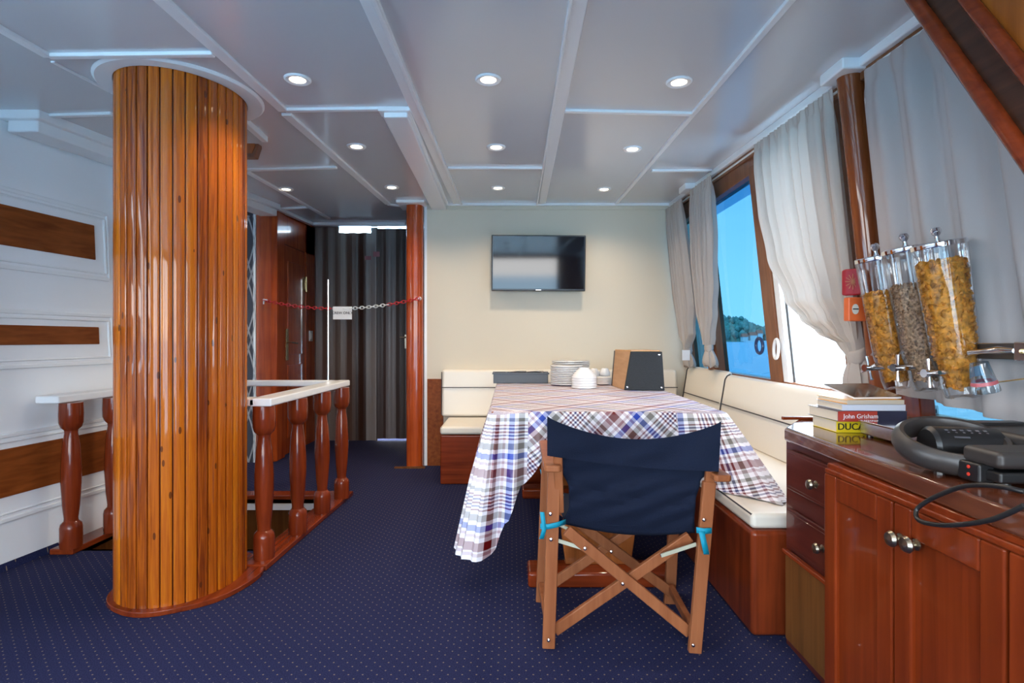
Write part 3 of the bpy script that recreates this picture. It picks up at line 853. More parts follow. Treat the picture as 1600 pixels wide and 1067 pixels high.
# arc-length table
K = 2000; acc = [0]; pv = ell(PA, PB, 0)
for i in range(1, K + 1):
    q_ = ell(PA, PB, 2 * PI * i / K); acc.append(acc[-1] + math.hypot(q_[0] - pv[0], q_[1] - pv[1])); pv = q_
TOT = acc[-1]
def th_at(s_):
    lo, hi = 0, K
    while hi - lo > 1:
        md = (lo + hi) // 2
        if acc[md] <= s_: lo = md
        else: hi = md
    return 2 * PI * (lo + (s_ - acc[lo]) / (acc[lo + 1] - acc[lo])) / K
pil = thing('slatted_column', 'thick oval column clad in vertical orange pine slats', 'column', (PCX, PCY, 0))
cl = MB(); prof = [(0.0, -.010), (.035, -.0095), (.06, -.001), (.10, .0002), (.3, .0012), (.5, .0015), (.7, .0012), (.90, .0002), (.94, -.001), (.965, -.0095)]
ring = []; us = []
for k in range(N_SL):
    for fr_, off in prof:
        th = th_at(min(TOT * .99999, TOT * (k + fr_) / N_SL)); x_, y_ = ell(PA, PB, th)
        nx, ny = math.cos(th) / PA, math.sin(th) / PB; l_ = math.hypot(nx, ny)
        ring.append((x_ + nx / l_ * off, y_ + ny / l_ * off)); us.append(k + fr_ + .0)
rows = []; uvs = []
for i, fz in enumerate([0, .25, .5, .75, 1]):
    rows.append([(x_, y_, .02 + fz * (CZ(y_) - .02)) for x_, y_ in ring]); uvs += [(u_, fz * 2.2) for u_ in us]
cl.grid(rows, close_u=True)
build(cl, 'slat_cladding', M_slat, pil, uv=uvs, smooth=True)
def ellring(a, b_, z0, z1, dx=0, dy=0, n=64, wob=0):
    pts = []
    for i in range(n):
        th = 2 * PI * i / n; w_ = wob * (math.sin(3 * th + 1) + .6 * math.sin(7 * th))
        pts.append((PCX + dx + (a + w_) * math.cos(th), PCY + dy + (b_ + w_) * math.sin(th), z0))
    return MB().prism(pts, (0, 0, z1 - z0))
build(ellring(.295, .335, 0, .022, .02, .01, wob=.006), 'base_plate', M_redwood_h, pil, bevel=.004)
tr_ = MB(); n_ = 64; rws = []
for a, b_, dz in ((.25, .305, -.012), (.315, .36, -.012), (.325, .37, -.004), (.325, .37, .004)):
    rws.append([(PCX + a * math.cos(2 * PI * i / n_), PCY + b_ * math.sin(2 * PI * i / n_), CZ(PCY + b_ * math.sin(2 * PI * i / n_)) + dz) for i in range(n_)])
tr_.grid(rws, close_u=True)
build(tr_, 'ceiling_ring', M_trim, pil, smooth=True)

# ================================================================= RAILING
rail = thing('stair_railing', 'white-topped stair railing with turned red balusters around the stairwell', 'railing', (-1.7, 3.4, 0))
def baluster(x, y, z0, h):
    mb = MB(); w = .046
    prof = [(.048, 0), (.050, .015), (.050, .105), (.046, .125), (.032, .140), (.031, .155), (.038, .22), (.045, .34), (.045, .42), (.038, .54), (.029, .60), (.030, .615), (.046, .632), (.053, .655), (.054, .70), (.052, h)]
    prof = [(r, z * h / .76) for r, z in prof[:-1]] + [(.052, h)]
    return mb.lathe(prof, (x, y, z0), n=20)
ZR = .775
XR = lambda y: -1.262 + .045 * (y - 2.7)
for (px, py) in ((407, 878), (461, 838), (500, 805), (531, 782)):
    p_ = Fl(px, py - 2, .03)
    build(baluster(p_.x, p_.y + .04, .03, ZR - .03), 'baluster', M_redwood, rail, smooth=True)
for (px, py) in ((104, 858), (172, 832)):
    p_ = Fl(px, py, .03)
    build(baluster(p_.x, p_.y + .03, .03, ZR - .03), 'baluster', M_redwood, rail, smooth=True)
# hand rails (white)
RP = lambda px, py: Fl(px, py, ZR + .0) if False else None
def zr_pt(px, py, z): y = F * (EYE - z) / (py - 530); return Vector(((px - 800) / F * y, y, z))
yr0, yr1 = 2.74, 3.99
hr = MB()
z0, z1 = ZR, ZR + .04
hr.hexa([(-1.27, yr0, z0), (-1.16, yr0, z0), (-1.135, yr1, z0), (-1.245, yr1, z0), (-1.27, yr0, z1), (-1.16, yr0, z1), (-1.135, yr1, z1), (-1.245, yr1, z1)])
build(hr, 'handrail', M_trim, rail, bevel=.008)
build(MB().box((-2.20, yr1 - .07, z0), (-1.20, yr1, z1)), 'handrail', M_trim, rail, bevel=.008)
build(MB().box((-1.42, yr0 - .0, z0), (-1.24, yr0 + .09, z1)), 'handrail', M_trim, rail, bevel=.008)
build(MB().hexa([(-2.40, 2.86, z0), (-2.28, 2.86, z0), (-2.19, 3.99, z0), (-2.27, 3.99, z0), (-2.40, 2.86, z1), (-2.28, 2.86, z1), (-2.19, 3.99, z1), (-2.27, 3.99, z1)]), 'handrail', M_trim, rail, bevel=.008)
# curbs
build(MB().hexa([(-1.285, 2.70, 0), (-1.165, 2.70, 0), (-1.12, 4.02, 0), (-1.25, 4.02, 0), (-1.285, 2.70, .03), (-1.165, 2.70, .03), (-1.12, 4.02, .03), (-1.25, 4.02, .03)]), 'curb', M_redwood_h, rail, bevel=.006)
build(MB().box((-2.27, HY1 - .02, 0), (-1.24, HY1 + .10, .03)), 'curb', M_redwood_x, rail, bevel=.006)
build(MB().hexa([(-2.36, 2.90, 0), (-2.24, 2.90, 0), (-2.20, 4.02, 0), (-2.30, 4.02, 0), (-2.36, 2.90, .03), (-2.24, 2.90, .03), (-2.20, 4.02, .03), (-2.30, 4.02, .03)]), 'curb', M_redwood_h, rail, bevel=.006)
build(MB().box((HX0, HY1 - .022, -.07), (HX1, HY1 - .001, -.03)), 'white_edge', M_trim, rail)

# wooden hatch frame end beside the column
hf = MB(); y_ = 3.30
pts = [P(384, 208, y_), P(402, 216, y_), P(404, 228, y_), P(398, 246, y_), P(384, 246, y_), P(340, 244, y_), P(340, 206, y_)]
hf.prism(pts, (0, .05, .001))
o = thing('hatch_frame', 'brown faceted wooden hatch frame hanging behind the top of the column', 'hatch frame', P(372, 246, y_))
build(hf, 'frame', M_frame, o, bevel=.005)
pts2 = [P(384, 213, y_), P(398, 220, y_), P(399, 229, y_), P(394, 240, y_), P(384, 240, y_), P(350, 240, y_), P(350, 212, y_)]
build(MB().prism([v + Vector((0, -.006, 0)) for v in pts2], (0, .01, 0)), 'panel', M_honey, o, bevel=.002)
# lattice screen
ls = thing('lattice_screen', 'dark screen with pale interlaced wave lattice beside the red wood panel', 'screen', (-2.75, 5.08, 0))
lx0, lx1 = -3.05, xa - .02
build(MB().box((lx0, 5.09, 0), (lx1, 5.11, 2.27)), 'backing', plain('screen_slate', (.05, .055, .075), .5), ls)
for k in range(4):
    cxk = lx1 - .045 - k * .13
    mb = MB()
    for ph in (0, PI):
        for sgn in (0, .9):
            pts = [(cxk + .06 * math.sin(i * .24 + ph + sgn), 5.085, i * .045) for i in range(50)]
            mb.tube(pts, .007, 6)
    build(mb, 'lattice', plain('lattice_grey', (.42, .43, .46), .5), ls, smooth=True)

# ================================================================= CHAIN
ch = thing('barrier_chain', 'red and white plastic chain hung across the hallway', 'chain', P(412, 470, 5.0))
ca, cb_ = P(412, 469, 5.04), P(655, 466, 4.84)
pts = []
NL = 46
for i in range(NL + 1):
    t_ = i / NL; q_ = lerp(ca, cb_, t_); q_ = q_.copy(); q_.z -= 4 * t_ * (1 - t_) * .082; pts.append(q_)
def link(mb, a, b_, k):
    d = (b_ - a); c = (a + b_) / 2; l_ = d.length * .68; d.normalize()
    u = Vector((0, 0, 1)) if k % 2 else Vector((0, 1, 0))
    u = (u - d * u.dot(d)).normalized()
    mb.tube([c + d * (l_ * math.cos(2 * PI * i / 12)) + u * (.0125 * math.sin(2 * PI * i / 12)) for i in range(12)], .0035, 6, closed=True)
rd, rd2, whb = MB(), MB(), MB()
for i in range(NL):
    f_ = i / NL
    link(whb if .44 < f_ < .79 else (rd if f_ < .5 else rd2), pts[i], pts[i + 1], i)
build(rd, 'red_links', M_red, ch, smooth=True)
build(rd2, 'red_links', M_red, ch, smooth=True)
build(whb, 'white_links', M_white, ch, smooth=True)
hk = MB().tube([ca + Vector((-.01, .045, .0)), ca + Vector((-.0, 0, .004)), ca + Vector((.035, -.005, .0))], .009, 8).tube([ca, ca + Vector((0, 0, -.035))], .006, 8)
build(hk, 'hook', M_white, ch, smooth=True)
build(MB().lathe([(0, .02), (.012, .016), (.016, 0)][::-1], cb_ + Vector((0, .03, 0)), (0, -1, 0), 14), 'hook', M_white, ch, smooth=True)
sg = thing('crew_sign', 'small white card reading CREW ONLY hanging from the chain', 'sign', P(535, 500, 4.93))
sp0, sp1 = P(520.5, 479, 4.93), P(550, 499, 4.93)
build(MB().box((sp0.x, 4.925, sp1.z), (sp1.x, 4.93, sp0.z)), 'card', M_paper, sg)
mt4 = Matrix.Translation(Vector(((sp0.x + sp1.x) / 2, 4.923, (sp0.z + sp1.z) / 2))) @ Matrix.Rotation(PI / 2, 4, 'X')
build(MB().text('CREW ONLY', .031, mt4), 'lettering', M_ink, sg, fixn=False)

# ================================================================= TV
tvc = P(841.5, 411, 4.84)
tv = thing('television', 'black flat wall television on the cream back wall', 'television', (tvc.x, YB, tvc.z - .24))
tw, th_ = 147 / F * 4.84, 87 / F * 4.84
R = Matrix.Translation(tvc) @ Matrix.Rotation(math.radians(3.2), 4, 'X') @ Matrix.Rotation(math.radians(.4), 4, 'Y')
def tbox(a, b_, Rm, mb=None):
    mb = mb or MB(); n0 = len(mb.v); mb.box(a, b_)
    for i in range(n0, len(mb.v)): mb.v[i] = Rm @ mb.v[i]
    return mb
build(tbox((-tw / 2, 0, -th_ / 2), (tw / 2, .05, th_ / 2), R), 'casing', M_black, tv, bevel=.006)
M_screen = plain('tv_screen', (.004, .005, .009), .06, spec=.45)
build(tbox((-tw / 2 + .012, -.002, -th_ / 2 + .018), (tw / 2 - .012, .002, th_ / 2 - .012), R), 'screen', M_screen, tv)
build(tbox((-.12, .045, -.10), (.12, .10, .10), R), 'wall_bracket', M_black, tv)
build(tbox((-.022, -.0012, -th_ / 2 + .006), (.022, .001, -th_ / 2 + .012), R), 'maker_mark', M_steel, tv)

# ================================================================= DOWNLIGHTS
spots = [((465, 123), 'recessed ceiling lamp, nearest of the left row, beside the column'), ((557, 228), 'recessed ceiling lamp, second of the left row left of the white beam'),
         ((612, 292), 'recessed ceiling lamp, farthest of the left row near the red post'), ((447, 295), 'recessed ceiling lamp in the far left hallway corner'),
         ((763, 123), 'recessed ceiling lamp, nearest of the middle row'), ((775, 229), 'recessed ceiling lamp, second of the middle row'), ((778, 293), 'recessed ceiling lamp, farthest of the middle row above the television'),
         ((1061, 127), 'recessed ceiling lamp, nearest of the right row'), ((988, 232), 'recessed ceiling lamp, second of the right row'), ((944, 295), 'recessed ceiling lamp, farthest of the right row')]
proto = None
for (px, py), lab in spots:
    c = C(px, py)
    if proto is None:
        o = thing('ceiling_lamp', lab, 'ceiling lamp', c, 'recessed lamps in the ceiling')
        proto = o
        build(MB().lathe([(.030, .002), (.034, -.006), (.050, -.009), (.056, -.004), (.056, .004)], c, n=32), 'lamp_ring', M_trim, o, smooth=True)
        build(MB().lathe([(.0, -.003), (.031, -.003), (.031, .002)], c, n=24), 'lens', M_lens, o)
    else:
        o = dup(proto, c, label=lab)
    ld = bpy.data.lights.new('lamp_light', 'SPOT'); ld.energy = 15; ld.color = (1, .80, .58); ld.spot_size = 2.5; ld.spot_blend = .8; ld.shadow_soft_size = .03
    lo = bpy.data.objects.new('lamp_light', ld); lo.location = c + Vector((0, 0, -.02)); COL.objects.link(lo)
# two more lamps of the same grid behind the camera
for x_ in (-1.0, -.1, .79):
    for y_ in (1.6, .5, -.6):
        ld = bpy.data.lights.new('lamp_light', 'SPOT'); ld.energy = 15; ld.color = (1, .80, .58); ld.spot_size = 2.5; ld.spot_blend = .8; ld.shadow_soft_size = .03
        c = Vector((x_, y_, CZ(y_)))
        if y_ < 1.4:
            o = dup(proto, c, label='recessed ceiling lamp behind the viewpoint, %s row, %s' % ({-1.0: 'left', -.1: 'middle', .79: 'right'}[x_], {.5: 'nearer', -.6: 'farther aft'}[y_])); 
            lo = bpy.data.objects.new('lamp_light', ld); lo.location = c + Vector((0, 0, -.02)); COL.objects.link(lo)

# ================================================================= BENCHES
def cushion_box(mb, a, b_): return mb.box(a, b_)
bb = thing('bench', 'cream bench against the back wall, wooden base, left of the table', 'bench', (.2, 4.6, 0))
bx0 = -.545
build(MB().box((bx0, 4.31, .0), (1.50, YB - .002, .375)), 'base', M_redwood_x, bb, bevel=.012)
build(MB().box((bx0 - .0, 4.30, .378), (1.50, 4.83, .44)), 'seat_cushion', M_leather, bb, bevel=.02, seg=4)
pp = MB().tube([(bx0 + .01, 4.31, .432), (.9, 4.31, .432)], .004, 6)
build(pp, 'piping', M_pipe, kids(bb)[-1] if False else [k for k in kids(bb) if k.name.startswith('seat_cushion')][0])
bk = build(MB().hexa([(-.60, 4.83, .44), (1.41, 4.83, .44), (1.41, YB - .004, .44), (-.60, YB - .004, .44), (-.60, 4.86, .84), (1.41, 4.86, .84), (1.41, YB - .004, .84), (-.60, YB - .004, .84)]), 'backrest', M_leather, bb, bevel=.025, seg=4)
build(MB().tube([(-.595, 4.842, .69), (1.41, 4.842, .69)], .004, 6).tube([(-.600, 4.834, .46), (-.600, 4.858, .82)], .004, 6), 'piping', M_pipe, bk)
o = build(MB().box((P(668, 600, YB).x, YB - .015, 0), (P(693, 600, YB).x, YB - .001, .755)), 'skirting_board', M_strip, bevel=.003)
tag(o, 'matte brown board on the cream wall at the left end of the back bench', 'board')

sb = thing('bench', 'cream bench under the windows with a tall red wooden base', 'bench', (1.2, 3.2, 0))
BX = .885
build(MB().prism([(BX, 2.10, 0), (1.53, 2.10, 0), (1.53, 4.285, 0), (BX, 4.285, 0)], (0, 0, .392)), 'base', M_benchred, sb, bevel=.02, seg=3)
sc_ = build(MB().box((BX + .005, 2.115, .392), (1.50, 4.285, .452)), 'seat_cushion', M_leather, sb, bevel=.02, seg=4)
build(MB().tube([(BX + .012, 4.3, .444), (BX + .012, 2.13, .444), (1.4, 2.122, .444)], .004, 6), 'piping', M_pipe, sc_)
def sideback(y0, y1, zt=.85):
    pr = lambda y: [(1.425, y, .452), (1.485, y, zt - .03), (1.500, y, zt - .006), (1.52, y, zt + .004), (1.540, y, zt), (1.560, y, .452)]
    mb = MB().prism(pr(y0), (0, y1 - y0, 0))
    o = build(mb, 'backrest', M_leather, sb, bevel=.012, seg=3)
    pm = MB().tube([(1.447, y0 + .01, .655), (1.447, y1 - .01, .655)], .004, 6)
    e_ = pr(y1); pm.tube([Vector(v) + Vector((-.003, 0, 0)) for v in e_[:-1]], .0045, 6)
    build(pm, 'piping', M_pipe, o)
sideback(2.40, 3.96); sideback(3.975, 4.82, .87)

# ================================================================= TABLE + CLOTH
TZ = .768
tb = thing('dining_table', 'wooden trestle table hidden under the plaid cloth', 'table', (.45, 3.4, 0))
NLc, NRc, FRc, FLc = (-.095, 2.62), (.970, 2.60), (.975, 4.42), (-.105, 4.42)
build(MB().hexa([(x_, y_, TZ - .035) for x_, y_ in (NLc, NRc, FRc, FLc)] + [(x_, y_, TZ - .002) for x_, y_ in (NLc, NRc, FRc, FLc)]), 'tabletop', M_table, tb, bevel=.004)
for y_ in (2.60, 4.0):
    pts = [(-.15, 0), (.15, 0), (.17, .15), (.13, .32), (.10, .45), (.13, .60), (.15, .66), (-.15, .66), (-.13, .60), (-.10, .45), (-.13, .32), (-.17, .15)]
    build(MB().prism([(.395 + a, y_, .07 + b_) for a, b_ in pts], (0, .05, 0)), 'leg', M_table, tb, bevel=.006)
    build(MB().box((.07, y_ - .09, .0), (.72, y_ + .07, .07)), 'foot', M_redwood_x, tb, bevel=.015, seg=3)
build(MB().box((.36, 2.65, .2), (.43, 4.0, .28)), 'stretcher', M_redwood_h, tb, bevel=.006)

def cloth():
    corners = [NLc, NRc, FRc, FLc]; nrm = [(0, -1), (1, 0), (0, 1), (-1, 0)]
    rad = .03; samples = []
    for k in range(4):
        a, b_ = Vector(corners[k]), Vector(corners[(k + 1) % 4]); d = (b_ - a); Ln = d.length; d.normalize()
        nk = Vector(nrm[k]); nn2 = Vector(nrm[(k + 1) % 4])
        n_ = 70
        for i in range(n_ + 1):
            s_ = rad + (Ln - 2 * rad) * i / n_
            samples.append((a + d * s_, nk, k, s_, Ln))
            nx_ = rad + (Ln - 2 * rad) * (i + 1) / n_
            for jump in {0: (.17, Ln - .22), 1: (.20,), 3: (Ln - .17,)}.get(k, ()):
                if s_ < jump <= nx_:
                    samples.append((a + d * (jump - .0005), nk, k, jump - .0005, Ln)); samples.append((a + d * (jump + .0005), nk, k, jump + .0005, Ln))
        c = b_ - d * rad - nk * rad
        for i in range(1, 12):
            an = i / 12 * PI / 2
            nv = (nk * math.cos(an) + nn2 * math.sin(an)).normalized()
            samples.append((c + nv * rad, nv, k + 10, an, Ln))
    LT = [(0, .64), (.05, .63), (.09, .50), (.15, .34), (.25, .21), (.40, .19)]
    LTs = [(0, .64), (.06, .62), (.14, .40), (.30, .22)]
    LR = [(0, .47), (.06, .46), (.15, .36), (.28, .24), (.45, .19)]
    LRs = [(0, .47), (.05, .44), (.15, .25), (.4, .18)]
    rows = []; uvs = []
    M_ = 30
    for p_, nv, k, s_, Ln in samples:
        fl = Vector((0, 0))      # flare
        if k == 0:
            Lh = max(interp(LT, s_), interp(LR, Ln - s_))
            wa = max(0, 1 - s_ / .22); wb = max(0, 1 - (Ln - s_) / .26)
        elif k == 10: Lh = .47; wa, wb = 0, 1
        elif k == 1:
            Lh = max(interp(LRs, s_), .17); wa = 0; wb = max(0, 1 - s_ / .25)
        elif k == 11: Lh = .18; wa = wb = 0
        elif k == 2: Lh = .17; wa = wb = 0
        elif k == 12: Lh = .2; wa = wb = 0
        elif k == 3:
            Lh = max(interp(LTs, Ln - s_), .20); wb = 0; wa = max(0, 1 - (Ln - s_) / .25)
        else: Lh = .64; wa, wb = 1, 0
        fl = Vector((-.055, -.05)) * wa + Vector((.085, -.34)) * wb
        lay = []
        for j in range(M_ + 1):
            l_ = Lh * j / M_
            u_ = p_ + nv * l_
            c45 = .70711
            if k == 0 and s_ < .17: u_ = Vector(((s_ - l_) * c45, (s_ + l_) * c45))
            elif k == 3 and Ln - s_ < .17: u_ = Vector(((s_ - Ln - l_) * c45, (s_ - Ln + l_) * c45))
            elif k == 13: u_ = Vector((-l_ * c45, l_ * c45))
            elif k == 0 and Ln - s_ < .22: u_ = Vector(((s_ - Ln - l_) * c45, (s_ - Ln + l_) * c45))
            elif k == 10: u_ = Vector((-l_ * c45, l_ * c45))
            elif k == 1 and s_ < .20: u_ = Vector(((s_ - l_) * c45, (s_ + l_) * c45))
            if j == 0: u_ = p_
            lm = min(l_, .03); roll = .012 * math.sin(min(1, l_ / .02) * PI / 2)
            q_ = p_ + nv * roll
            fold = 0
            if k in (0, 10, 3, 13, 1, 11): fold = .010 * math.sin(s_ * 34 + (2 if k == 3 else 0)) * min(1, l_ / .15)
            if k in (0,) and s_ < .3: fold += .030 * math.sin(s_ * 60 + 1.0) * min(1, l_ / .3)
            if k == 3 and Ln - s_ < .3: fold += .025 * math.sin((Ln - s_) * 55) * min(1, l_ / .3)
            q_ = q_ + nv * (fold + .03 * l_ / .2 * (.5 if k in (0, 1, 10) else 1))
            ww = l_ / (.66 if wa > 0 else .47)
            q_ = q_ + fl * ww
            stretch = 1 - .32 * wb
            z_ = TZ + .001 - max(0, l_ - .006) * stretch
            if q_.x > .84 and q_.y > 2.07: z_ = max(z_, .459 + .004 * math.sin(s_ * 90))
            if 4.27 < q_.y: z_ = max(z_, .46)
            lay.append((q_.x, q_.y, z_)); uvs_l.append((u_.x, u_.y))
        rows.append(lay)
    mb = MB()
    mb.grid([list(r) for r in rows])
    n = len(rows); w_ = M_ + 1
    for j in range(M_): mb.f.append([(n - 1) * w_ + j, j, j + 1, (n - 1) * w_ + j + 1][::1]); mb.m.append(0)
    # top
    base = [i * w_ for i in range(n)]
    mb.f.append(base[::-1] if False else base); mb.m.append(0)
    return mb, list(uvs_l)
uvs_l = []
cm, uvc = cloth()
o = build(cm, 'tablecloth', M_plaid, uv=uvc, smooth=True)
# outward normals: flip if the top faces down
me = o.data
top = max(me.polygons, key=lambda p_: len(p_.vertices))
if top.normal.z < 0: me.flip_normals()
o['label'] = 'red, blue and grey plaid tablecloth laid diagonally with long hanging corners'; o['category'] = 'tablecloth'

# ================================================================= ON THE TABLE
# cutlery tray
p0, p1 = P(772, 597, 4.30), P(855, 597, 4.30)
ct = thing('cutlery_tray', 'dark slate plastic cutlery tray on the far left corner of the table', 'tray', ((p0.x + p1.x) / 2, 4.36, TZ + .002))
mb = MB(); z0 = TZ + .002; x0, x1, ya, yb = p0.x, p1.x, 4.26, 4.40
mb.hexa([(x0 + .01, ya + .01, z0), (x1 - .01, ya + .01, z0), (x1 - .01, yb - .01, z0), (x0 + .01, yb - .01, z0)] + [(x0, ya, z0 + .01), (x1, ya, z0 + .01), (x1, yb, z0 + .01), (x0, yb, z0 + .01)])
for a, b_ in (((x0 - .004, ya - .004), (x1 + .004, ya + .006)), ((x0 - .004, yb - .006), (x1 + .004, yb + .004)), ((x0 - .004, ya), (x0 + .006, yb)), ((x1 - .006, ya), (x1 + .004, yb)), ((x0 + .085, ya), (x0 + .10, yb)), ((x0 + .24, ya), (x0 + .25, yb))):
    mb.box((a[0], a[1], z0), (b_[0], b_[1], z0 + .075))
mb.box((x0 - .012, ya - .012, z0 + .068), (x1 + .012, ya + .006, z0 + .08)); mb.box((x0 - .012, yb - .006, z0 + .068), (x1 + .012, yb + .012, z0 + .08))
build(mb, 'tray_body', M_tray, ct, bevel=.002)
for k, (dx, L_) in enumerate(((.11, .11), (.14, .10), (.26, .09), (.28, .09))):
    s_ = build(MB().tube([(x0 + dx, ya + .03, z0 + .079 + .002 * k), (x0 + dx + L_ * .5, ya + .07, z0 + .086), (x0 + dx + L_, ya + .05, z0 + .083)], [.004, .003, .008], 8), 'cutlery', M_steel, smooth=True)
    tag(s_, ORD[k].replace('topmost', 'leftmost') + (' from the left, ' if k else ' ') + 'steel cutlery handle in the slate tray', 'cutlery', 'cutlery in the tray')
# plates
def plate_prof(r): return [(0, .0), (r * .55, 0), (r * .62, .003), (r * .97, .008), (r, .010), (r, .0155), (r * .96, .017), (r * .6, .009), (0, .007)]
def stack(x, y, n, r, dz, group, names, kind='dinner_plate', cat='plate', prof=None, z0=TZ + .002):
    first = None
    for k in range(n):
        lab = names(k)
        if first is None:
            first = build(MB().lathe(prof or plate_prof(r), (x, y, z0), n=36), kind, M_porc, smooth=True, origin=(x, y, z0)); o = first
        else:
            o = dup(first, (x + random.uniform(-.0015, .0015), y + random.uniform(-.0015, .0015), z0 + k * dz))
        tag(o, lab, cat, group)
pa = P(887, 592, 4.02)
stack(pa.x, 4.10, 11, .118, .0125, 'stack of dinner plates', lambda k: nth(k, 11, 'white dinner plate in the near stack'))
pb = P(893, 585, 4.30)
stack(pb.x, 4.36, 13, .145, .0125, 'stack of large plates', lambda k: nth(k, 13, 'wide white plate in the far stack') if k < 12 else 'topmost wide white plate in the far stack', kind='serving_plate')
# bowls upside down in a dome-like stack
pc = P(911, 600, 3.92)
bowl_prof = lambda r: [(r, 0), (r * .97, .012), (r * .80, .034), (r * .5, .052), (r * .42, .056), (r * .42, .060), (0, .060)]
bz = TZ + .003
bl_ = None
for k in range(5):
    r = .086
    if bl_ is None:
        bl_ = build(MB().lathe([(r * .96, 0), (r, .002), (r * .99, .010), (r * .88, .024), (r * .68, .044), (r * .50, .058), (r * .44, .062), (r * .42, .070), (r * .36, .070), (r * .34, .062), (0, .060)], (pc.x, 3.86, bz), n=36), 'soup_bowl', M_porc, smooth=True, origin=(pc.x, 3.86, bz)); o = bl_
    else: o = dup(bl_, (pc.x, 3.86, bz + k * .0165))
    tag(o, nth(k, 5, 'upturned white bowl in the domed stack'), 'bowl', 'upturned bowls on the table')
# cups and saucers
ps = P(946, 590, 4.1)
stack(.66, 4.12, 5, .058, .010, 'stack of saucers', lambda k: nth(k, 5, 'small white saucer stacked behind the black fronted box'), kind='saucer', cat='saucer')
cup = None
for k, (cx__, cy__, cz__) in enumerate(((.605, 4.22, .0), (.69, 4.25, 0), (.607, 4.22, .057), (.692, 4.25, .057))):
    if cup is None:
        cup = thing('coffee_cup', '', 'cup', (cx__, cy__, TZ + .003 + cz__), 'cups beside the black fronted box')
        build(MB().lathe([(.040, 0), (.042, .004), (.040, .025), (.028, .05), (.022, .056), (.0, .056)], (cx__, cy__, TZ + .003), n=24), 'bowl', M_porc, cup, smooth=True)
        build(MB().tube([(cx__ - .038, cy__, TZ + .035), (cx__ - .058, cy__, TZ + .03), (cx__ - .055, cy__, TZ + .015), (cx__ - .038, cy__, TZ + .015)], .004, 8), 'handle', M_porc, cup, smooth=True); o = cup
    else: o = dup(cup, (cx__, cy__, TZ + .003 + cz__))
    o['label'] = ['lower left upturned white cup beside the black fronted box', 'lower right upturned white cup beside the black fronted box', 'upper left upturned white cup beside the black fronted box', 'upper right upturned white cup beside the black fronted box'][k]

# bread box: black faced slanted box
bx = thing('bread_box', 'slanted table box with black front and tan wooden side', 'box', P(1005, 610, 3.85))
def boxpts(pl):
    return [Vector(q) for q in pl]
z0 = TZ + .003; zt_ = TZ + .252
fA, fB = Vector((.725, 3.67, z0)), Vector((.978, 3.64, z0))     # front bottom left/right
fC, fD = Vector((.775, 3.71, zt_)), Vector((.972, 3.68, zt_))
rA, rB = Vector((.705, 4.05, z0)), Vector((.965, 4.02, z0))
rC, rD = Vector((.722, 4.03, zt_)), Vector((.955, 4.00, zt_))
tv_ = Vector((0, .02, 0))
fr_ = MB().hexa([fA, fB, fB + tv_, fA + tv_, fC, fD, fD + tv_, fC + tv_])
build(fr_, 'front_panel', plain('black_stone_panel', (.010, .012, .015), .5, bump=.15, bscale=160, var=.3, spec=.3), bx, bevel=.004)
build(MB().hexa([rA - tv_, rB - tv_, rB, rA, rC - tv_, rD - tv_, rD, rC]), 'rear_panel', M_blackg, bx, bevel=.003)
tx = Vector((.014, 0, 0)); i0 = Vector((.004, .02, 0)); i1 = Vector((.004, -.02, 0))
build(MB().hexa([fA + i0, fA + i0 + tx, rA + i1 + tx, rA + i1, fC + i0, fC + i0 + tx, rC + i1 + tx, rC + i1]), 'side_panel', wood('tan_side', (.40, .22, .11), (.52, .31, .17), axis=1, rough=.5, coat=0), bx, bevel=.002)
build(MB().hexa([fB + i0 - tx, fB + i0 , rB + i1, rB + i1 - tx, fD + i0 - tx, fD + i0, rD + i1, rD + i1 - tx]), 'side_panel', MATS['tan_side'], bx, bevel=.002)
build(MB().hexa([fC + i0, fD + i0 - tx, rD + i1 - tx, rC + i1, fC + i0 + Vector((0, 0, .008)), fD + i0 - tx + Vector((0, 0, .008)), rD + i1 - tx + Vector((0, 0, .008)), rC + i1 + Vector((0, 0, .008))]), 'lid', wood('orange_lid', (.50, .24, .08), (.62, .33, .13), axis=0, rough=.3, coat=.3), bx, bevel=.002)
for q_ in (fA + Vector((.02, 0, .02)), fB + Vector((-.02, 0, .02)), fC + Vector((.015, 0, -.02)), fD + Vector((-.02, 0, -.02))):
    build(MB().lathe([(.007, 0), (.006, .003), (0, .004)], q_ + Vector((0, .001, 0)), (0, -1, 0), 12), 'screw', M_chrome, bx, smooth=True)

# ================================================================= DIRECTOR'S CHAIR
dc = thing('director_chair', 'folding wooden chair with navy canvas back standing at the table', 'chair', (.42, 2.2, 0))
def leg(a, b_, w=.045, t_=.024, name='leg', mat=None): return build(MB().bar(a, b_, w, t_, up=(0, 1, 0)), name, mat or M_chairw, dc, bevel=.004)
NLb, NLt = P(857, 1012, 2.03), P(866, 735, 2.03)
NRb, NRt = P(1085, 1020, 2.0), P(1108, 752, 2.0)
NLb.z = NRb.z = 0
FLb, FLt = Vector((.122, 2.385, 0)), Vector((.150, 2.40, .635))
FRb, FRt = Vector((.655, 2.37, 0)), Vector((.695, 2.39, .615))
leg(NLb, NLt); leg(NRb, NRt); leg(FLb, FLt); leg(FRb, FRt)
BLb, BLt = P(874, 800, 2.045), P(870, 664, 1.988)
BRb, BRt = P(1104, 810, 2.02), P(1113, 684, 1.983)
leg(BLb, BLt, .032, .022, 'back_post'); leg(BRb, BRt, .032, .022, 'back_post')
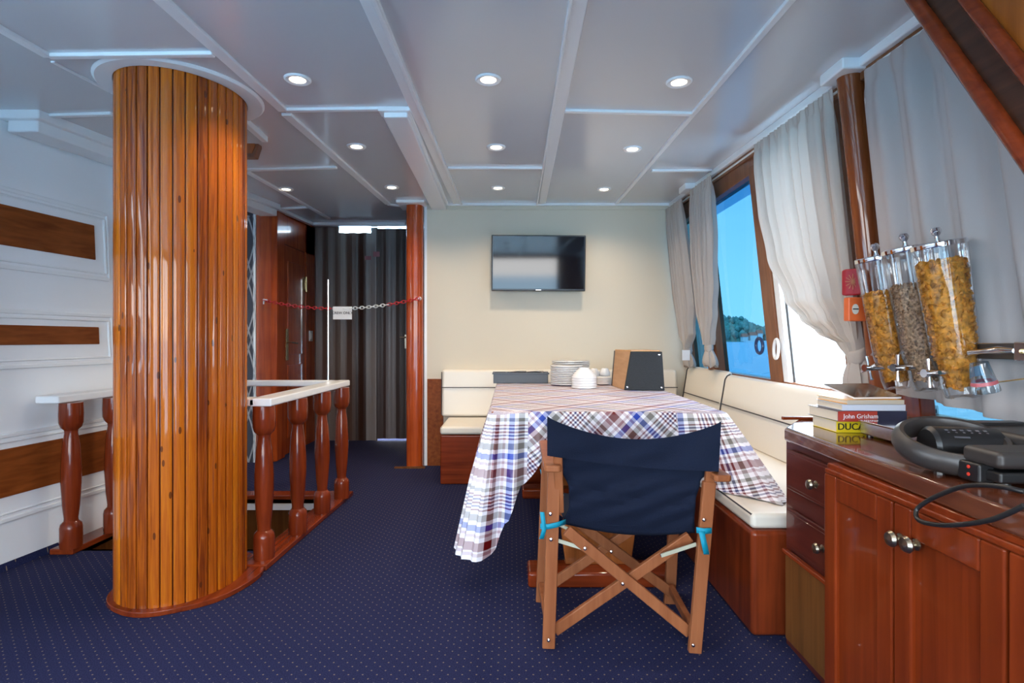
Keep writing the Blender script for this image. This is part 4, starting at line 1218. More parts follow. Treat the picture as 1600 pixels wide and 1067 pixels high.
# arms
def arm(y0, y1, xa_, xb_, z, name='armrest'):
    pts = [(xa_ - .030, y0 + .01), (xa_ - .022, y0), (xa_ + .022, y0), (xa_ + .030, y0 + .01), (xb_ + .024, y1 - .02), (xb_ + .012, y1), (xb_ - .012, y1), (xb_ - .024, y1 - .02)]
    build(MB().prism([(a, b_, z) for a, b_ in pts], (0, 0, .024)), name, M_chairw, dc, bevel=.006, seg=3)
arm(1.97, 2.48, .142, .142, .638)
arm(1.94, 2.46, .722, .722, .612)
# bottom runners between front and back legs
leg(NLb + Vector((.0, .02, .075)), FLb + Vector((0, -.02, .075)), .03, .024, 'runner')
leg(NRb + Vector((.0, .02, .075)), FRb + Vector((0, -.02, .075)), .03, .024, 'runner')
# seat rails
zs = .425
SLn, SLf, SRn, SRf = Vector((.195, 2.04, zs)), Vector((.195, 2.46, zs)), Vector((.640, 2.03, zs)), Vector((.640, 2.44, zs))
leg(SLn, SLf, .022, .03, 'seat_rail'); leg(SRn, SRf, .022, .03, 'seat_rail')
# crossing braces
for a, b_ in ((P(866, 985, 2.065), P(1078, 838, 2.065)), (P(1078, 988, 2.04), P(885, 828, 2.04)),
              (Vector((.150, 2.36, .075)), Vector((.645, 2.36, .41))), (Vector((.655, 2.335, .06)), Vector((.19, 2.335, .41)))):
    build(MB().bar(a, b_, .020, .040), 'brace', M_chairw, dc, bevel=.004)
    # bar(): width lies along depth, height in the plane of the cross
for q_ in (P(973, 912, 2.025), P(955, 862, 2.32), P(857, 1000, 2.012), P(1083, 1008, 1.985), P(860, 803, 2.012), P(861, 843, 2.012), P(1100, 812, 1.982), P(914, 857, 2.02), P(1034, 867, 2.02)):
    build(MB().lathe([(.006, 0), (.006, .003), (0, .005)], q_, (0, -1, 0), 10), 'bolt', M_chrome, dc, smooth=True)
M_strut = plain('pale_metal_strut', (.55, .55, .42), .4, metal=.3)
build(MB().bar(P(867, 843, 2.035), P(916, 858, 2.035), .004, .013), 'metal_strut', M_strut, dc)
build(MB().bar(P(1088, 850, 2.015), P(1033, 868, 2.015), .004, .013), 'metal_strut', M_strut, dc)
build(MB().bar((.175, 2.40, .33), (.25, 2.38, .30), .004, .013), 'metal_strut', M_strut, dc)
# canvas back: sleeve band and hanging lower panel
def canvas(lx, rx, topf, botf, yf, wr_, nrow=26, ncol=54):
    rows = []
    for i in range(nrow + 1):
        v = i / nrow; r = []
        for j in range(ncol + 1):
            u = j / ncol
            xl, xr = lx(v), rx(v)
            r.append(yf(u, v, lerp(xl, xr, u), lerp(topf(u), botf(u), v)))
        rows.append(r)
    return MB().grid(rows)
# sleeve: front and back skins closed around the posts
def slv(side):
    def yf(u, v, px, py):
        sag = .045 * math.sin(PI * u)
        d = 1.985 + sag * .8 + side * .024 * (abs(math.cos(PI * u)) ** 6) + side * .002
        d += .006 * math.sin(u * 17 + v * 3) * math.sin(PI * v)
        return P(px, py, d)
    return canvas(lambda v: 855, lambda v: 1127 - 4 * v, lambda u: 650 + 32 * math.sin(PI * u) ** .8 + 8 * u, lambda u: 712 + 25 * u + 5 * math.sin(PI * u), yf, 0)
sv = MB(); fa = slv(-1); bk_ = slv(1)
sv.v = fa.v + bk_.v; nf = len(fa.v); sv.f = fa.f + [[i + nf for i in f_] for f_ in bk_.f]
nr, ncl = 27, 55
for j in range(ncl - 1):
    sv.f.append([j, j + 1, nf + j + 1, nf + j]); a = (nr - 1) * ncl; sv.f.append([a + j, a + j + 1, nf + a + j + 1, nf + a + j])
for i in range(nr - 1):
    for c0 in (0, ncl - 1): sv.f.append([i * ncl + c0, (i + 1) * ncl + c0, nf + (i + 1) * ncl + c0, nf + i * ncl + c0])
sv.m = [0] * len(sv.f)
build(sv, 'back_sleeve', M_navy, dc, smooth=True)
LX = [(0, 868), (.2, 876), (.5, 889), (.75, 889), (1, 879)]
RX = [(0, 1110), (.2, 1094), (.5, 1087), (.8, 1085), (1, 1086)]
def yf2(u, v, px, py):
    d = 2.03 + .02 * math.sin(PI * u) + .05 * v * v + .010 * math.sin(PI * u) * math.sin(v * 6 + u * 2)
    d += .006 * math.sin((u * .8 + v) * 22) * math.sin(PI * v)
    d += .010 * math.exp(-((v - .38 - .12 * math.sin(PI * u)) / .05) ** 2) * (1 - 0.5 * u)
    d += .006 * math.exp(-((v - .62 - .06 * math.cos(PI * u * 1.3)) / .04) ** 2)
    return P(px, py, d)
build(canvas(lambda v: interp(LX, v), lambda v: interp(RX, v), lambda u: 708 + 25 * u, lambda u: 818 + 14 * u + 10 * math.sin(PI * u), yf2, 0), 'back_panel', M_navy, dc, smooth=True, solid=.003)
rows = []
for i in range(15):
    y_ = lerp(2.085, 2.45, i / 14)
    rows.append([(lerp(.187, .648, j / 20), y_, .445 - .03 * math.sin(PI * j / 20)) for j in range(21)])
build(MB().grid(rows), 'seat', M_navy, dc, smooth=True, solid=.004)
# turquoise ties
def ribbon(pts, w, name='tie'):
    rows = [[Vector(p_) + Vector((0, 0, w / 2)) if abs(0) < 1 else 0, Vector(p_) - Vector((0, 0, w / 2))] for p_ in pts]
    return build(MB().grid(rows), name, M_tealt, dc, smooth=True, solid=.002)
def rib2(pts, wv, name='tie'):
    rows = [[Vector(p_) + Vector(wv), Vector(p_) - Vector(wv)] for p_ in pts]
    return build(MB().grid(rows), name, M_tealt, dc, smooth=True, solid=.002)
rib2([P(844, 822, 2.005), P(856, 823, 2.003), P(870, 820, 2.005), P(884, 815, 2.03)], (0, 0, .009))
rib2([P(847, 800, 2.003), P(849, 815, 2.0), P(850, 828, 2.0), P(846, 842, 2.003)], (.008, 0, 0))
rib2([P(1088, 828, 1.975), P(1100, 830, 1.972), P(1112, 829, 1.975)], (0, 0, .010))
rib2([P(1096, 830, 1.970), P(1100, 848, 1.966), P(1104, 866, 1.970)], (.010, 0, .0))
build(MB().prism([(.12, 2.44, .54), (.22, 2.40, .44), (.15, 2.42, .40)], (0, .03, 0)), 'tie', M_tealt, dc)

# ================================================================= CABINET + COUNTER
CZT = .79
cab = thing('cabinet', 'red wooden sideboard with drawers and panelled doors under the counter', 'cabinet', (1.2, 1.2, 0))
build(MB().prism([(.992, 2.06, 0), (.985, 1.66, 0), (.935, 1.655, 0), (.935, -.35, 0), (1.545, -.35, 0), (1.545, 2.06, 0)], (0, 0, .738)), 'carcass', M_draw, cab, bevel=.004)
def yx(px, x): return F * x / (px - 800)
def face_panel(name, y0, y1, z0, z1, x, tk, mat, bevel=.004, par=None):
    return build(MB().box((x - tk, y0, z0), (x, y1, z1)), name, mat, par or cab, bevel=bevel)
xd = .987
dw = []
for z0, z1, kp in ((.572, .712, (1267, 757)), (.372, .505, (1277, 857))):
    o = face_panel('drawer', 1.675, 2.025, z0, z1, xd, .012, M_draw)
    face_panel('drawer_field', 1.690, 2.01, z0 + .012, z1 - .012, xd - .010, .004, M_draw, par=o)
    y_ = yx(kp[0], xd - .03); z_ = EYE - (kp[1] - 530) / F * y_
    build(MB().lathe([(.012, 0), (.012, .003), (.006, .006), (.006, .010), (.014, .015), (.017, .022), (.014, .029), (0, .033)], (xd - .012, y_, z_), (-1, 0, 0), 20), 'knob', M_nickel, o, smooth=True)
face_panel('lower_panel', 1.668, 2.04, .03, .345, xd, .008, M_base)
build(MB().box((xd - .02, 1.665, .338), (xd, 2.04, .352)), 'ledge', M_redwood_h, cab, bevel=.003)
XF = .93
doors = ((1.365, 1.66, 1.405, 842, 1388), (1.052, 1.358, 0, 851, 1412), (.742, 1.045, 0, 851, None))
for y0, y1, _, ky, kx in doors:
    w_ = .058; z0, z1 = .04, .712
    fm = MB()
    fm.box((XF - .020, y0, z0), (XF, y0 + w_, z1)).box((XF - .020, y1 - w_, z0), (XF, y1, z1)).box((XF - .020, y0 + w_, z1 - w_ - .01), (XF, y1 - w_, z1)).box((XF - .020, y0 + w_, z0), (XF, y1 - w_, z0 + w_))
    o = build(fm, 'door', M_door, cab, bevel=.006, seg=3)
    build(MB().box((XF - .008, y0 + w_ - .002, z0 + w_ - .002), (XF, y1 - w_ + .002, z1 - w_ - .008)), 'panel', M_door, o)
    if kx:
        y_ = yx(kx, XF - .05); z_ = EYE - (ky - 530) / F * y_
        build(MB().lathe([(.013, 0), (.013, .003), (.006, .006), (.007, .010), (.015, .015), (.019, .023), (.015, .031), (0, .035)], (XF - .020, y_, z_), (-1, 0, 0), 22), 'knob', M_nickel, o, smooth=True)
build(MB().box((XF - .012, -.3, .716), (XF + .03, 1.66, .742)).box((XF - .022, -.3, .712), (XF, 1.655, .728)), 'top_moulding', M_door, cab, bevel=.006, seg=3)
ct_ = MB().prism([(.958, 2.00, .742), (.925, 1.30, .742), (.895, .80, .742), (.855, -.3, .742), (1.553, -.3, .742), (1.553, 2.20, .742), (1.10, 2.20, .742)], (0, 0, .048))
o = build(ct_, 'countertop', M_top, bevel=.010, seg=3)
tag(o, 'dark glossy wooden countertop on the red sideboard', 'countertop')
o = build(MB().box((1.04, 2.185, CZT), (1.20, 2.20, CZT + .012)), 'fiddle_rail', M_redwood_x, bevel=.003)
tag(o, 'low wooden lip at the far end of the counter beside the books', 'rail')

# ================================================================= BOOKS
cov = {'yellow': plain('yellow_cover', (.80, .62, .02), .3), 'redc': plain('red_cover', (.45, .05, .03), .35), 'navyc': plain('dark_cover', (.03, .03, .06), .35),
       'whitec': plain('pale_cover', (.62, .65, .74), .35), 'amber': plain('amber_cover', (.80, .38, .03), .4), 'beige': plain('beige_cover', (.55, .48, .38), .4)}
def book(label, x0, x1, y0, y1, z, h, rz, cm_, spine_m):
    rt = thing('book', label, 'book', ((x0 + x1) / 2, (y0 + y1) / 2, z), 'books stacked on the counter', rz)
    Rm = Matrix.Translation(rt.location) @ Matrix.Rotation(rz, 4, 'Z')
    w_, d_ = (x1 - x0) / 2, (y1 - y0) / 2
    build(tbox((-w_ + .004, -d_ + .003, .0015), (w_ - .004, d_ - .003, h - .0015), Rm), 'pages', M_pages, rt)
    c2 = MB(); tbox((-w_, -d_, 0), (w_, d_, .0015), Rm, c2); tbox((-w_, -d_, h - .0015), (w_, d_, h), Rm, c2)
    build(c2, 'cover', cm_, rt)
    build(tbox((-w_, -d_ - .0015, 0), (w_, -d_ + .002, h), Rm), 'spine', spine_m, rt)
    return rt, Rm, w_, d_
x0 = 1.082
rt, Rm, w_, d_ = book('thick bottom book with a yellow spine lettered DUC in black', 1.078, 1.292, 1.885, 2.05, CZT + .001, .037, -.02, cov['yellow'], cov['yellow'])
T4 = lambda dx, dz: Rm @ Matrix.Translation(Vector((dx, -d_ - .0022, dz))) @ Matrix.Rotation(PI / 2, 4, 'X')
for dd in ((0, 0), (.0008, 0), (0, .0008), (.0008, .0008)):
    pass
build(MB().text('DUCATI', .031, T4(-.048, .0185)).text('DUCATI', .031, T4(-.0468, .0188)), 'lettering', M_ink, rt, fixn=False)
rt, Rm, w_, d_ = book('thick book with a red and dark spine, second from the bottom', 1.072, 1.300, 1.875, 2.06, CZT + .039, .034, .015, cov['navyc'], cov['navyc'])
build(tbox((-w_ - .0005, -d_ - .0025, .0), (.015, -d_ + .0, .034), Rm), 'red_field', cov['redc'], rt)
T4 = lambda dx, dz: Rm @ Matrix.Translation(Vector((dx, -d_ - .0032, dz))) @ Matrix.Rotation(PI / 2, 4, 'X')
build(MB().text('John Grisham', .021, T4(-.040, .017)), 'lettering', M_paper, rt, fixn=False)
book('slim pale lavender book in the middle of the stack', 1.095, 1.300, 1.88, 2.05, CZT + .074, .020, -.03, cov['whitec'], cov['whitec'])
book('thin book with amber edge and cream spine, second from the top', 1.105, 1.295, 1.88, 2.06, CZT + .095, .014, .02, cov['amber'], cov['beige'])
rt = thing('magazine', 'small glossy dark picture magazine on top of the books', 'magazine', (1.22, 1.99, CZT + .110), rz=.1)
Rm = Matrix.Translation(rt.location) @ Matrix.Rotation(.1, 4, 'Z') @ Matrix.Translation((0, -.08, 0)) @ Matrix.Rotation(.20, 4, 'X') @ Matrix.Translation((0, .08, 0))
build(tbox((-.085, -.08, 0), (.085, .08, .006), Rm), 'pages', M_paper, rt)
build(tbox((-.0855, -.0805, .006), (.0855, .0805, .008), Rm), 'cover', plain('magazine_cover', (.16, .12, .09), .2, var=.9, bscale=22, coat=.6), rt)

# ================================================================= STEEL TRAY
tr = MB(); x0, x1, y0, y1 = 1.125, 1.44, 1.47, 1.84; z0, z1 = CZT + .006, CZT + .045
tr.box((x0, y0, z0), (x1, y1, z1))
o = thing('steel_tray', 'flat stainless steel box tray on the counter beside the books', 'tray', ((x0 + x1) / 2, (y0 + y1) / 2, CZT))
build(tr, 'body', M_steel, o, bevel=.004)
build(MB().box((x0 - .004, y0 - .004, z1), (x1 + .004, y1 + .004, z1 + .004)), 'rim', M_chrome, o, bevel=.002)
for a, b_ in ((x0 + .02, y0 + .02), (x1 - .02, y0 + .02), (x1 - .02, y1 - .02), (x0 + .02, y1 - .02)):
    build(MB().lathe([(.01, 0), (.01, .007)], (a, b_, CZT), n=12), 'foot', M_black, o)

# ================================================================= CEREAL DISPENSERS
AX = Vector((-.160, 0, 1)).normalized()
M_flake = plain('corn_flake', (.68, .28, .03), .6, var=.55, bscale=55)
M_musli = plain('muesli_mix', (.38, .24, .14), .75, var=.75, bscale=110)
def dispenser(label, ctop, r, htot, fill, mat, group, clab, tapdir):
    """ctop = centre of the lid; the axis leans with the wall"""
    base = ctop - AX * htot
    rt = thing('cereal_dispenser', label, 'cereal dispenser', base, group)
    hn = .0
    prof = [(r * .30, -.135), (r * .58, -.130), (r * .68, -.10), (r * .72, -.05), (r * .84, -.02), (r * .86, hn), (r, htot - .004)]
    tubeb = MB(); tubeb.lathe(prof, base, AX, 32)
    tubeb.f = [f_ for f_ in tubeb.f if len(f_) == 4]; tubeb.m = [0] * len(tubeb.f)
    build(tubeb, 'tube', M_acr, rt, smooth=True, fixn=False)
    build(MB().lathe([(r + .0005, 0), (r + .001, .003), (r + .001, .013), (r - .002, .016), (0, .018)], ctop - AX * .006, AX, 32), 'lid', M_chrome, rt, smooth=True)
    build(MB().lathe([(.010, 0), (.007, .01), (.006, .02), (.0125, .028), (.015, .037), (.011, .046), (0, .050)], ctop + AX * .010, AX, 18), 'lid_knob', M_chrome, rt, smooth=True)
    bd = MB().lathe([(r * .86 + .003, hn - .004), (r * .86 + .006, hn), (r * .86 + .003, hn + .006)], base, AX, 32); bd.f = [f_ for f_ in bd.f if len(f_) == 4]; bd.m = [0] * len(bd.f)
    build(bd, 'collar', M_acr, rt, smooth=True)
    # tap: horizontal spindle with a cross wheel
    tp = base + AX * (-.055); dv = Vector((-1, -.15, 0)).normalized()
    s0 = tp + dv * (r * .55); s1 = tp + dv * (r * .55 + .075)
    tpo = build(MB().tube([s0, s1], .010, 14).tube([s1, s1 + dv * .008], .013, 14), 'tap', M_chrome, rt, smooth=True)
    hb = MB(); hc = s1 - dv * .012
    for an in (tapdir, tapdir + PI / 2):
        v_ = Vector((0, math.sin(an), math.cos(an)))
        hb.tube([hc + v_ * .010, hc + v_ * .044], [.0045, .0065], 10).tube([hc - v_ * .010, hc - v_ * .044], [.0045, .0065], 10)
    build(hb, 'tap_handle', M_chrome, tpo, smooth=True)
    # cereal
    cm_ = MB(); rr_ = r - .006
    top_ = fill
    rnd = random.Random(int(fill * 1000))
    ringp = [(rr_ * .50, -.095), (rr_ * .60, -.05), (rr_ * .72, -.02), (rr_ * .74, hn)] + [(rr_ * (.74 + .12 * (top_ * i / 8) / htot), hn + (top_ - hn) * i / 8) for i in range(1, 9)] + [(0, top_ + .012)]
    cm_.lathe(ringp, base, AX, 24)
    q = AX.to_track_quat('Z', 'Y')
    nfl = 900 if mat is M_flake else 1500
    fs_ = .010 if mat is M_flake else .0055
    for i in range(nfl):
        a = rnd.uniform(0, 2 * PI); z_ = rnd.uniform(-.10, top_ + .004) if i > nfl * .12 else top_ + rnd.uniform(-.002, .012)
        R_ = interp([(-.10, rr_ * .50), (-.05, rr_ * .56), (-.02, rr_ * .66), (hn, rr_ * .75)], z_) if z_ < 0 else rr_ * (.77 + .13 * z_ / htot)
        if i <= nfl * .12: R_ *= math.sqrt(rnd.random())
        c_ = base + q @ Vector((R_ * math.cos(a), R_ * math.sin(a), z_))
        e_ = Euler((rnd.uniform(0, 6), rnd.uniform(0, 6), rnd.uniform(0, 6))).to_matrix()
        s_ = fs_ * rnd.uniform(.6, 1.2)
        pts = [c_ + e_ @ Vector((s_ * math.cos(2 * PI * k / 5) * rnd.uniform(.7, 1.1), s_ * math.sin(2 * PI * k / 5), .25 * s_ * math.cos(4 * PI * k / 5))) for k in range(5)]
        # keep flakes inside the tube
        cm_.add([c_ + e_ @ Vector((0, 0, s_ * .35))] + pts, [(0, 1 + k, 1 + (k + 1) % 5) for k in range(5)] + [(5, 4, 3, 2, 1)])
    o = build(cm_, 'cereal', mat, fixn=False, origin=base)
    tag(o, clab, 'cereal', kind='stuff')
    return rt
XD = 1.372
dispenser('leftmost cereal dispenser tube, lowest fill of golden flakes', P(1370, 405, 2.07), .070, .345, .215, M_flake, 'cereal dispensers over the counter', 'golden flakes in the leftmost dispenser tube', .35)
dispenser('middle cereal dispenser tube filled with brown muesli', P(1416, 391, 1.918), .072, .345, .222, M_musli, 'cereal dispensers over the counter', 'grey brown muesli in the middle dispenser tube', .0)
dispenser('rightmost cereal dispenser tube, filled high with golden flakes', P(1466, 384, 1.768), .074, .345, .288, M_flake, 'cereal dispensers over the counter', 'golden flakes in the rightmost dispenser tube', .1)
# holding plate and steel bracket
br = thing('wall_bracket', 'steel wall bracket bar holding the cereal dispensers', 'bracket', P(1560, 560, 1.62))
a_, b_ = P(1526, 548, 1.73), P(1700, 548, 1.36)
build(MB().bar(P(1532, 549, 1.72), P(1592, 549, 1.56), .02, .045), 'bar', M_blackg, br, bevel=.003)
build(MB().bar(P(1592, 549, 1.56), P(1680, 552, 1.40), .03, .052), 'bar_sleeve', M_steel, br, bevel=.003)
build(MB().tube([P(1515, 551, 1.70), P(1535, 549, 1.66), P(1560, 547, 1.62), P(1586, 548, 1.56)], [.010, .007, .012, .008], 10), 'clamp_screw', M_chrome, br, smooth=True)
build(MB().bar(P(1592, 537, 1.60) , P(1532, 537, 1.74), .03, .004), 'top_lip', M_steel, br)
for px in (1597, 1607):
    build(MB().lathe([(.007, 0), (.006, .004), (0, .005)], P(px, 549, 1.52), (-.7, -.7, 0), 10), 'bolt', M_brass, br, smooth=True)
bp_ = MB().tube([P(1368, 552 + 0, 2.0), P(1400, 556, 1.93), P(1470, 558, 1.78), P(1530, 552, 1.72)], .004, 8)
build(MB().tube([P(1560, 597, 1.62), P(1600, 592, 1.54), P(1700, 586, 1.36)], .0022, 6), 'wire', M_brass, br)
cpb = MB().lathe([(.018, 0), (.022, .004), (.033, .085), (.034, .090)], P(1546, 607, 1.62), Vector((-.35, 0, 1)).normalized(), 22)
o = thing('plastic_cup', 'tilted clear plastic cup with a blue and pink print beside the dispensers', 'cup', P(1546, 607, 1.62))
cpb.f = cpb.f[:-1]; cpb.m = cpb.m[:-1]
# wide end down
cpb = MB().lathe([(.034, 0), (.034, .006), (.022, .085)], P(1541, 612, 1.62), Vector((-.25, 0, 1)).normalized(), 22)
build(cpb, 'body', clear('cup_plastic', (.75, .83, .88), .1, .05), o, smooth=True)
bnd = MB().lathe([(.0325, .022), (.0305, .032)], P(1541, 612, 1.62), Vector((-.25, 0, 1)).normalized(), 22); bnd.f = [f_ for f_ in bnd.f if len(f_) == 4]; bnd.m = [0] * len(bnd.f)
build(bnd, 'pink_print', plain('pink_ink', (.5, .12, .14), .4), o, smooth=True)
bnd = MB().lathe([(.0295, .042), (.0245, .072)], P(1541, 612, 1.62), Vector((-.25, 0, 1)).normalized(), 22); bnd.f = [f_ for k, f_ in enumerate(bnd.f) if len(f_) == 4 and k % 22 in (8, 9, 10, 11, 12, 13, 14)]; bnd.m = [0] * len(bnd.f)
build(bnd, 'blue_print', plain('blue_ink', (.12, .3, .42), .4), o, smooth=True)

# red sachet and orange tag hanging on the thick post
c = WR(2.24, 1.28, .10)
sa = thing('red_pouch', 'crimson patterned pouch hanging on the thick post above the orange tag', 'pouch', P(1329, 460, 2.20))
pm = MB(); A, B_ = P(1317, 421, 2.22), P(1340, 461, 2.18)
pm.hexa([(A.x, A.y - .012, B_.z), (B_.x + .012, B_.y - .012, B_.z), (B_.x + .012, B_.y + .012, B_.z), (A.x, A.y + .012, B_.z), (A.x, A.y - .012, A.z), (B_.x, B_.y - .012, A.z), (B_.x, B_.y + .012, A.z), (A.x, A.y + .012, A.z)])
build(pm, 'body', plain('crimson_cloth', (.32, .008, .02), .6), sa, bevel=.008, seg=3)
sm = MB()
for k in range(6):
    an = k * PI / 6; cc = Vector(((A.x + B_.x) / 2, 2.182, (A.z + B_.z) / 2)); v_ = Vector((math.cos(an), 0, math.sin(an))) * .030
    sm.tube([cc - v_, cc + v_], .0013, 5)
build(sm, 'star_print', plain('gold_thread', (.55, .25, .12), .5), sa)
og = thing('orange_tag', 'orange square box tag with an oval label on the thick post', 'tag', P(1333, 502, 2.18))
A, B_ = P(1320, 465, 2.19), P(1344, 502, 2.19)
build(MB().box((A.x, 2.165, B_.z), (B_.x + .01, 2.20, A.z)), 'body', M_orange, og, bevel=.005)
build(MB().lathe([(.013, 0), (.013, .002), (0, .0025)], Vector(((A.x + B_.x) / 2 - .005, 2.164, (A.z + B_.z) / 2)), (0, -1, 0), 24, sx=1, sy=1.5), 'oval_label', plain('grey_label', (.6, .57, .5), .5), og)
build(MB().box(((A.x + B_.x) / 2 - .015, 2.160, (A.z + B_.z) / 2 - .002), ((A.x + B_.x) / 2 + .006, 2.1618, (A.z + B_.z) / 2 + .003)), 'print', M_ink, og)

# ================================================================= WAFFLE MAKER / GRILL
gm_ = thing('contact_grill', 'black electric contact grill with a round loop handle on the counter', 'kitchen appliance', (1.10, 1.20, CZT))
yg = 1.24
def rbox(mb, a, b_): return mb.box(a, b_)
build(MB().box((1.00, 1.165, CZT + .012), (1.42, 1.26, CZT + .036)).box((1.14, 1.25, CZT + .012), (1.42, 1.47, CZT + .036)), 'lower_shell', M_black, gm_, bevel=.006, seg=3)
build(MB().box((.995, 1.160, CZT + .042), (1.42, 1.262, CZT + .078)), 'upper_shell', M_blackg, gm_, bevel=.012, seg=4)
build(MB().box((1.145, 1.255, CZT + .036), (1.42, 1.47, CZT + .094)), 'lid_top', M_blackg, gm_, bevel=.014, seg=3)
build(MB().box((1.17, 1.42, CZT + .090), (1.29, 1.465, CZT + .102)), 'top_ridge', M_black, gm_, bevel=.004)
lp = MB(); rows = []; n_ = 48
Rl = Matrix.Translation((1.045, 1.352, CZT + .058)) @ Matrix.Rotation(math.radians(17), 4, 'X') @ Matrix.Rotation(math.radians(-4), 4, 'Y')
for (dr_, dz_) in ((0, -.026), (.009, -.022), (.016, -.010), (.017, .006), (.012, .020), (.003, .028), (-.006, .026), (-.010, .016), (-.011, -.008), (-.008, -.022), (0, -.026)):
    rows.append([Rl @ Vector(((.105 + dr_) * math.cos(2 * PI * k / n_), (.100 + dr_) * math.sin(2 * PI * k / n_), dz_)) for k in range(n_)])
lp.grid(rows, close_u=True)
build(lp, 'loop_handle', M_blackg, gm_, smooth=True)
dax = Vector((1, -.10, -.02)).normalized()
dm_ = MB().lathe([(.0, -.070), (.040, -.070), (.048, -.062), (.048, .080), (.0, .082)], (1.065, 1.360, CZT + .052), dax, 40)
build(dm_, 'control_drum', M_black, gm_, smooth=True)
tx_ = MB()
def on_drum(u_, an):   # u_ along the drum, an = angle up from the viewer's side
    c_ = Vector((1.065, 1.360, CZT + .052)) + dax * u_
    return c_ + Vector((0, -math.cos(an), math.sin(an))) * .0486
for k in range(6):
    u0 = -.045 + k * .017
    tx_.add([on_drum(u0, 1.05), on_drum(u0 + .008, 1.05), on_drum(u0 + .008, 1.16), on_drum(u0, 1.16)], [(0, 1, 2, 3)])
    tx_.add([on_drum(u0 + .002, .90), on_drum(u0 + .007, .90), on_drum(u0 + .007, .97), on_drum(u0 + .002, .97)], [(0, 1, 2, 3)])
tx_.add([on_drum(-.035, .60), on_drum(.000, .60), on_drum(.000, .70), on_drum(-.035, .70)], [(0, 1, 2, 3)])
build(tx_, 'printed_marks', M_steel, gm_, fixn=False)
build(MB().box((.985, 1.20, CZT + .004), (1.02, 1.26, CZT + .046)), 'handle_block', M_black, gm_, bevel=.006)
for zz in (.036, .020):
    build(MB().lathe([(.0038, 0), (.0038, .002), (0, .003)], (.9835, 1.225, CZT + zz), (-1, 0, 0), 12), 'indicator', MATS.get('red_lamp') or emit('red_lamp', (.5, .03, .015), .12), gm_)
for a, b_ in ((1.03, 1.19), (1.42, 1.19), (1.17, 1.44), (1.42, 1.44), (.985, 1.31)):
    build(MB().lathe([(.012, 0), (.010, .026)], (a, b_, CZT), n=14), 'foot', M_black, gm_)
# cable
cpts = []
base_px = [(1640, 770, .98), (1600, 768, 1.0), (1569, 761, 1.03), (1530, 758, 1.08), (1498, 762, 1.13), (1458, 778, 1.19), (1436, 792, 1.22), (1431, 803, 1.22), (1438, 814, 1.20), (1465, 820, 1.15), (1498, 820, 1.10), (1535, 815, 1.05), (1561, 808, 1.02), (1600, 790, .98), (1650, 760, .94)]
def catm(ps, n=8):
    out = []
    for i in range(1, len(ps) - 2):
        p0, p1, p2, p3 = ps[i - 1], ps[i], ps[i + 1], ps[i + 2]
        for k in range(n):
            t_ = k / n
            out.append(.5 * ((2 * p1) + (p2 - p0) * t_ + (2 * p0 - 5 * p1 + 4 * p2 - p3) * t_ * t_ + (3 * p1 - p0 - 3 * p2 + p3) * t_ ** 3))
    out.append(ps[-2]); return out
o = build(MB().tube(catm([P(*q_) for q_ in base_px]), .0048, 10), 'power_cable', M_black, smooth=True)
tag(o, 'black power cable looping over the front edge of the counter', 'cable')
o = build(MB().box((1.10, .60, CZT), (1.50, 1.04, CZT + .006)), 'placemat', plain('blue_plastic_sheet', (.02, .16, .30), .12, coat=.5), bevel=.002)
tag(o, 'blue glossy plastic sheet on the counter in front of the grill', 'mat')

# ================================================================= CURTAINS
def curtain(name, label, yL, yR, zt, zb, mat, npl=9, amp=.022, off=.06, tie=None, header=True, rows_n=50, cols=120, extra=None, zbf=None, group=None, phase=0, ampf=None):
    """yL / yR: tables height -> far / near edge depth"""
    rt = thing(name, label, 'curtain', WR((yL[-1][1] + yR[-1][1]) / 2, zb, off), group)
    rows = []
    for i in range(rows_n + 1):
        v = i / rows_n; r = []
        for j in range(cols + 1):
            u = j / cols
            zz = lerp(zt(u), zbf(u) if zbf else zb, v)
            a, b_ = interp(yL, zz), interp(yR, zz)
            y = lerp(a, b_, u)
            wid = abs(a - b_)
            am = amp * (ampf(zz) if ampf else 1) * (.35 + .65 * min(1, v * 8))
            ph = u * npl * 2 * PI + phase
            wv = am * (math.sin(ph) + .35 * math.sin(ph * 2.3 + 1.3) + .25 * math.sin(ph * .37 + 2 * v))
            y += am * .35 * math.cos(ph)
            if header and v < .05: wv *= .5; wv += .004 * math.sin(u * npl * 5 * PI)
            r.append(WR(y, zz, off + wv + (extra(u, zz) if extra else 0)))
        rows.append(r)
    o = build(MB().grid(rows), 'cloth', mat, rt, smooth=True, fixn=False)
    return rt
def knot(rt, y, z, off, r, mat, tail=.12, lean=0.0):
    c = WR(y, z, off)
    tb_ = MB(); n_ = 26; rws = []
    for i, (dz, rr_) in enumerate(((.030, r * .95), (.018, r * 1.08), (0, r * 1.12), (-.018, r * 1.08), (-.030, r * .9))):
        rws.append([WR(y + rr_ * math.cos(2 * PI * k / n_), z + dz + .012 * math.sin(2 * PI * k / n_), off - rr_ * .8 * math.sin(2 * PI * k / n_)) for k in range(n_)])
    tb_.grid(rws, close_u=True)
    build(tb_, 'tieback', mat, rt, smooth=True, solid=.004, fixn=False)
    tl = MB(); rws = []
    for i in range(12):
        v = i / 11; rr_ = r * (.85 + 1.0 * math.sin(v * 1.9)) if v < .9 else r * 1.7
        zz = z - .015 - tail * v
        rws.append([WR(y + lean * v + rr_ * (1 + .22 * math.sin(5 * 2 * PI * k / 60) ) * math.cos(2 * PI * k / 60), zz + .014 * math.sin(3 * 2 * PI * k / 60) * v, off - rr_ * .7 * (1 + .22 * math.cos(7 * 2 * PI * k / 60)) * math.sin(2 * PI * k / 60)) for k in range(60)])
    tl.grid(rws, close_u=True)
    build(tl, 'tail', mat, rt, smooth=True, solid=.003, fixn=False)
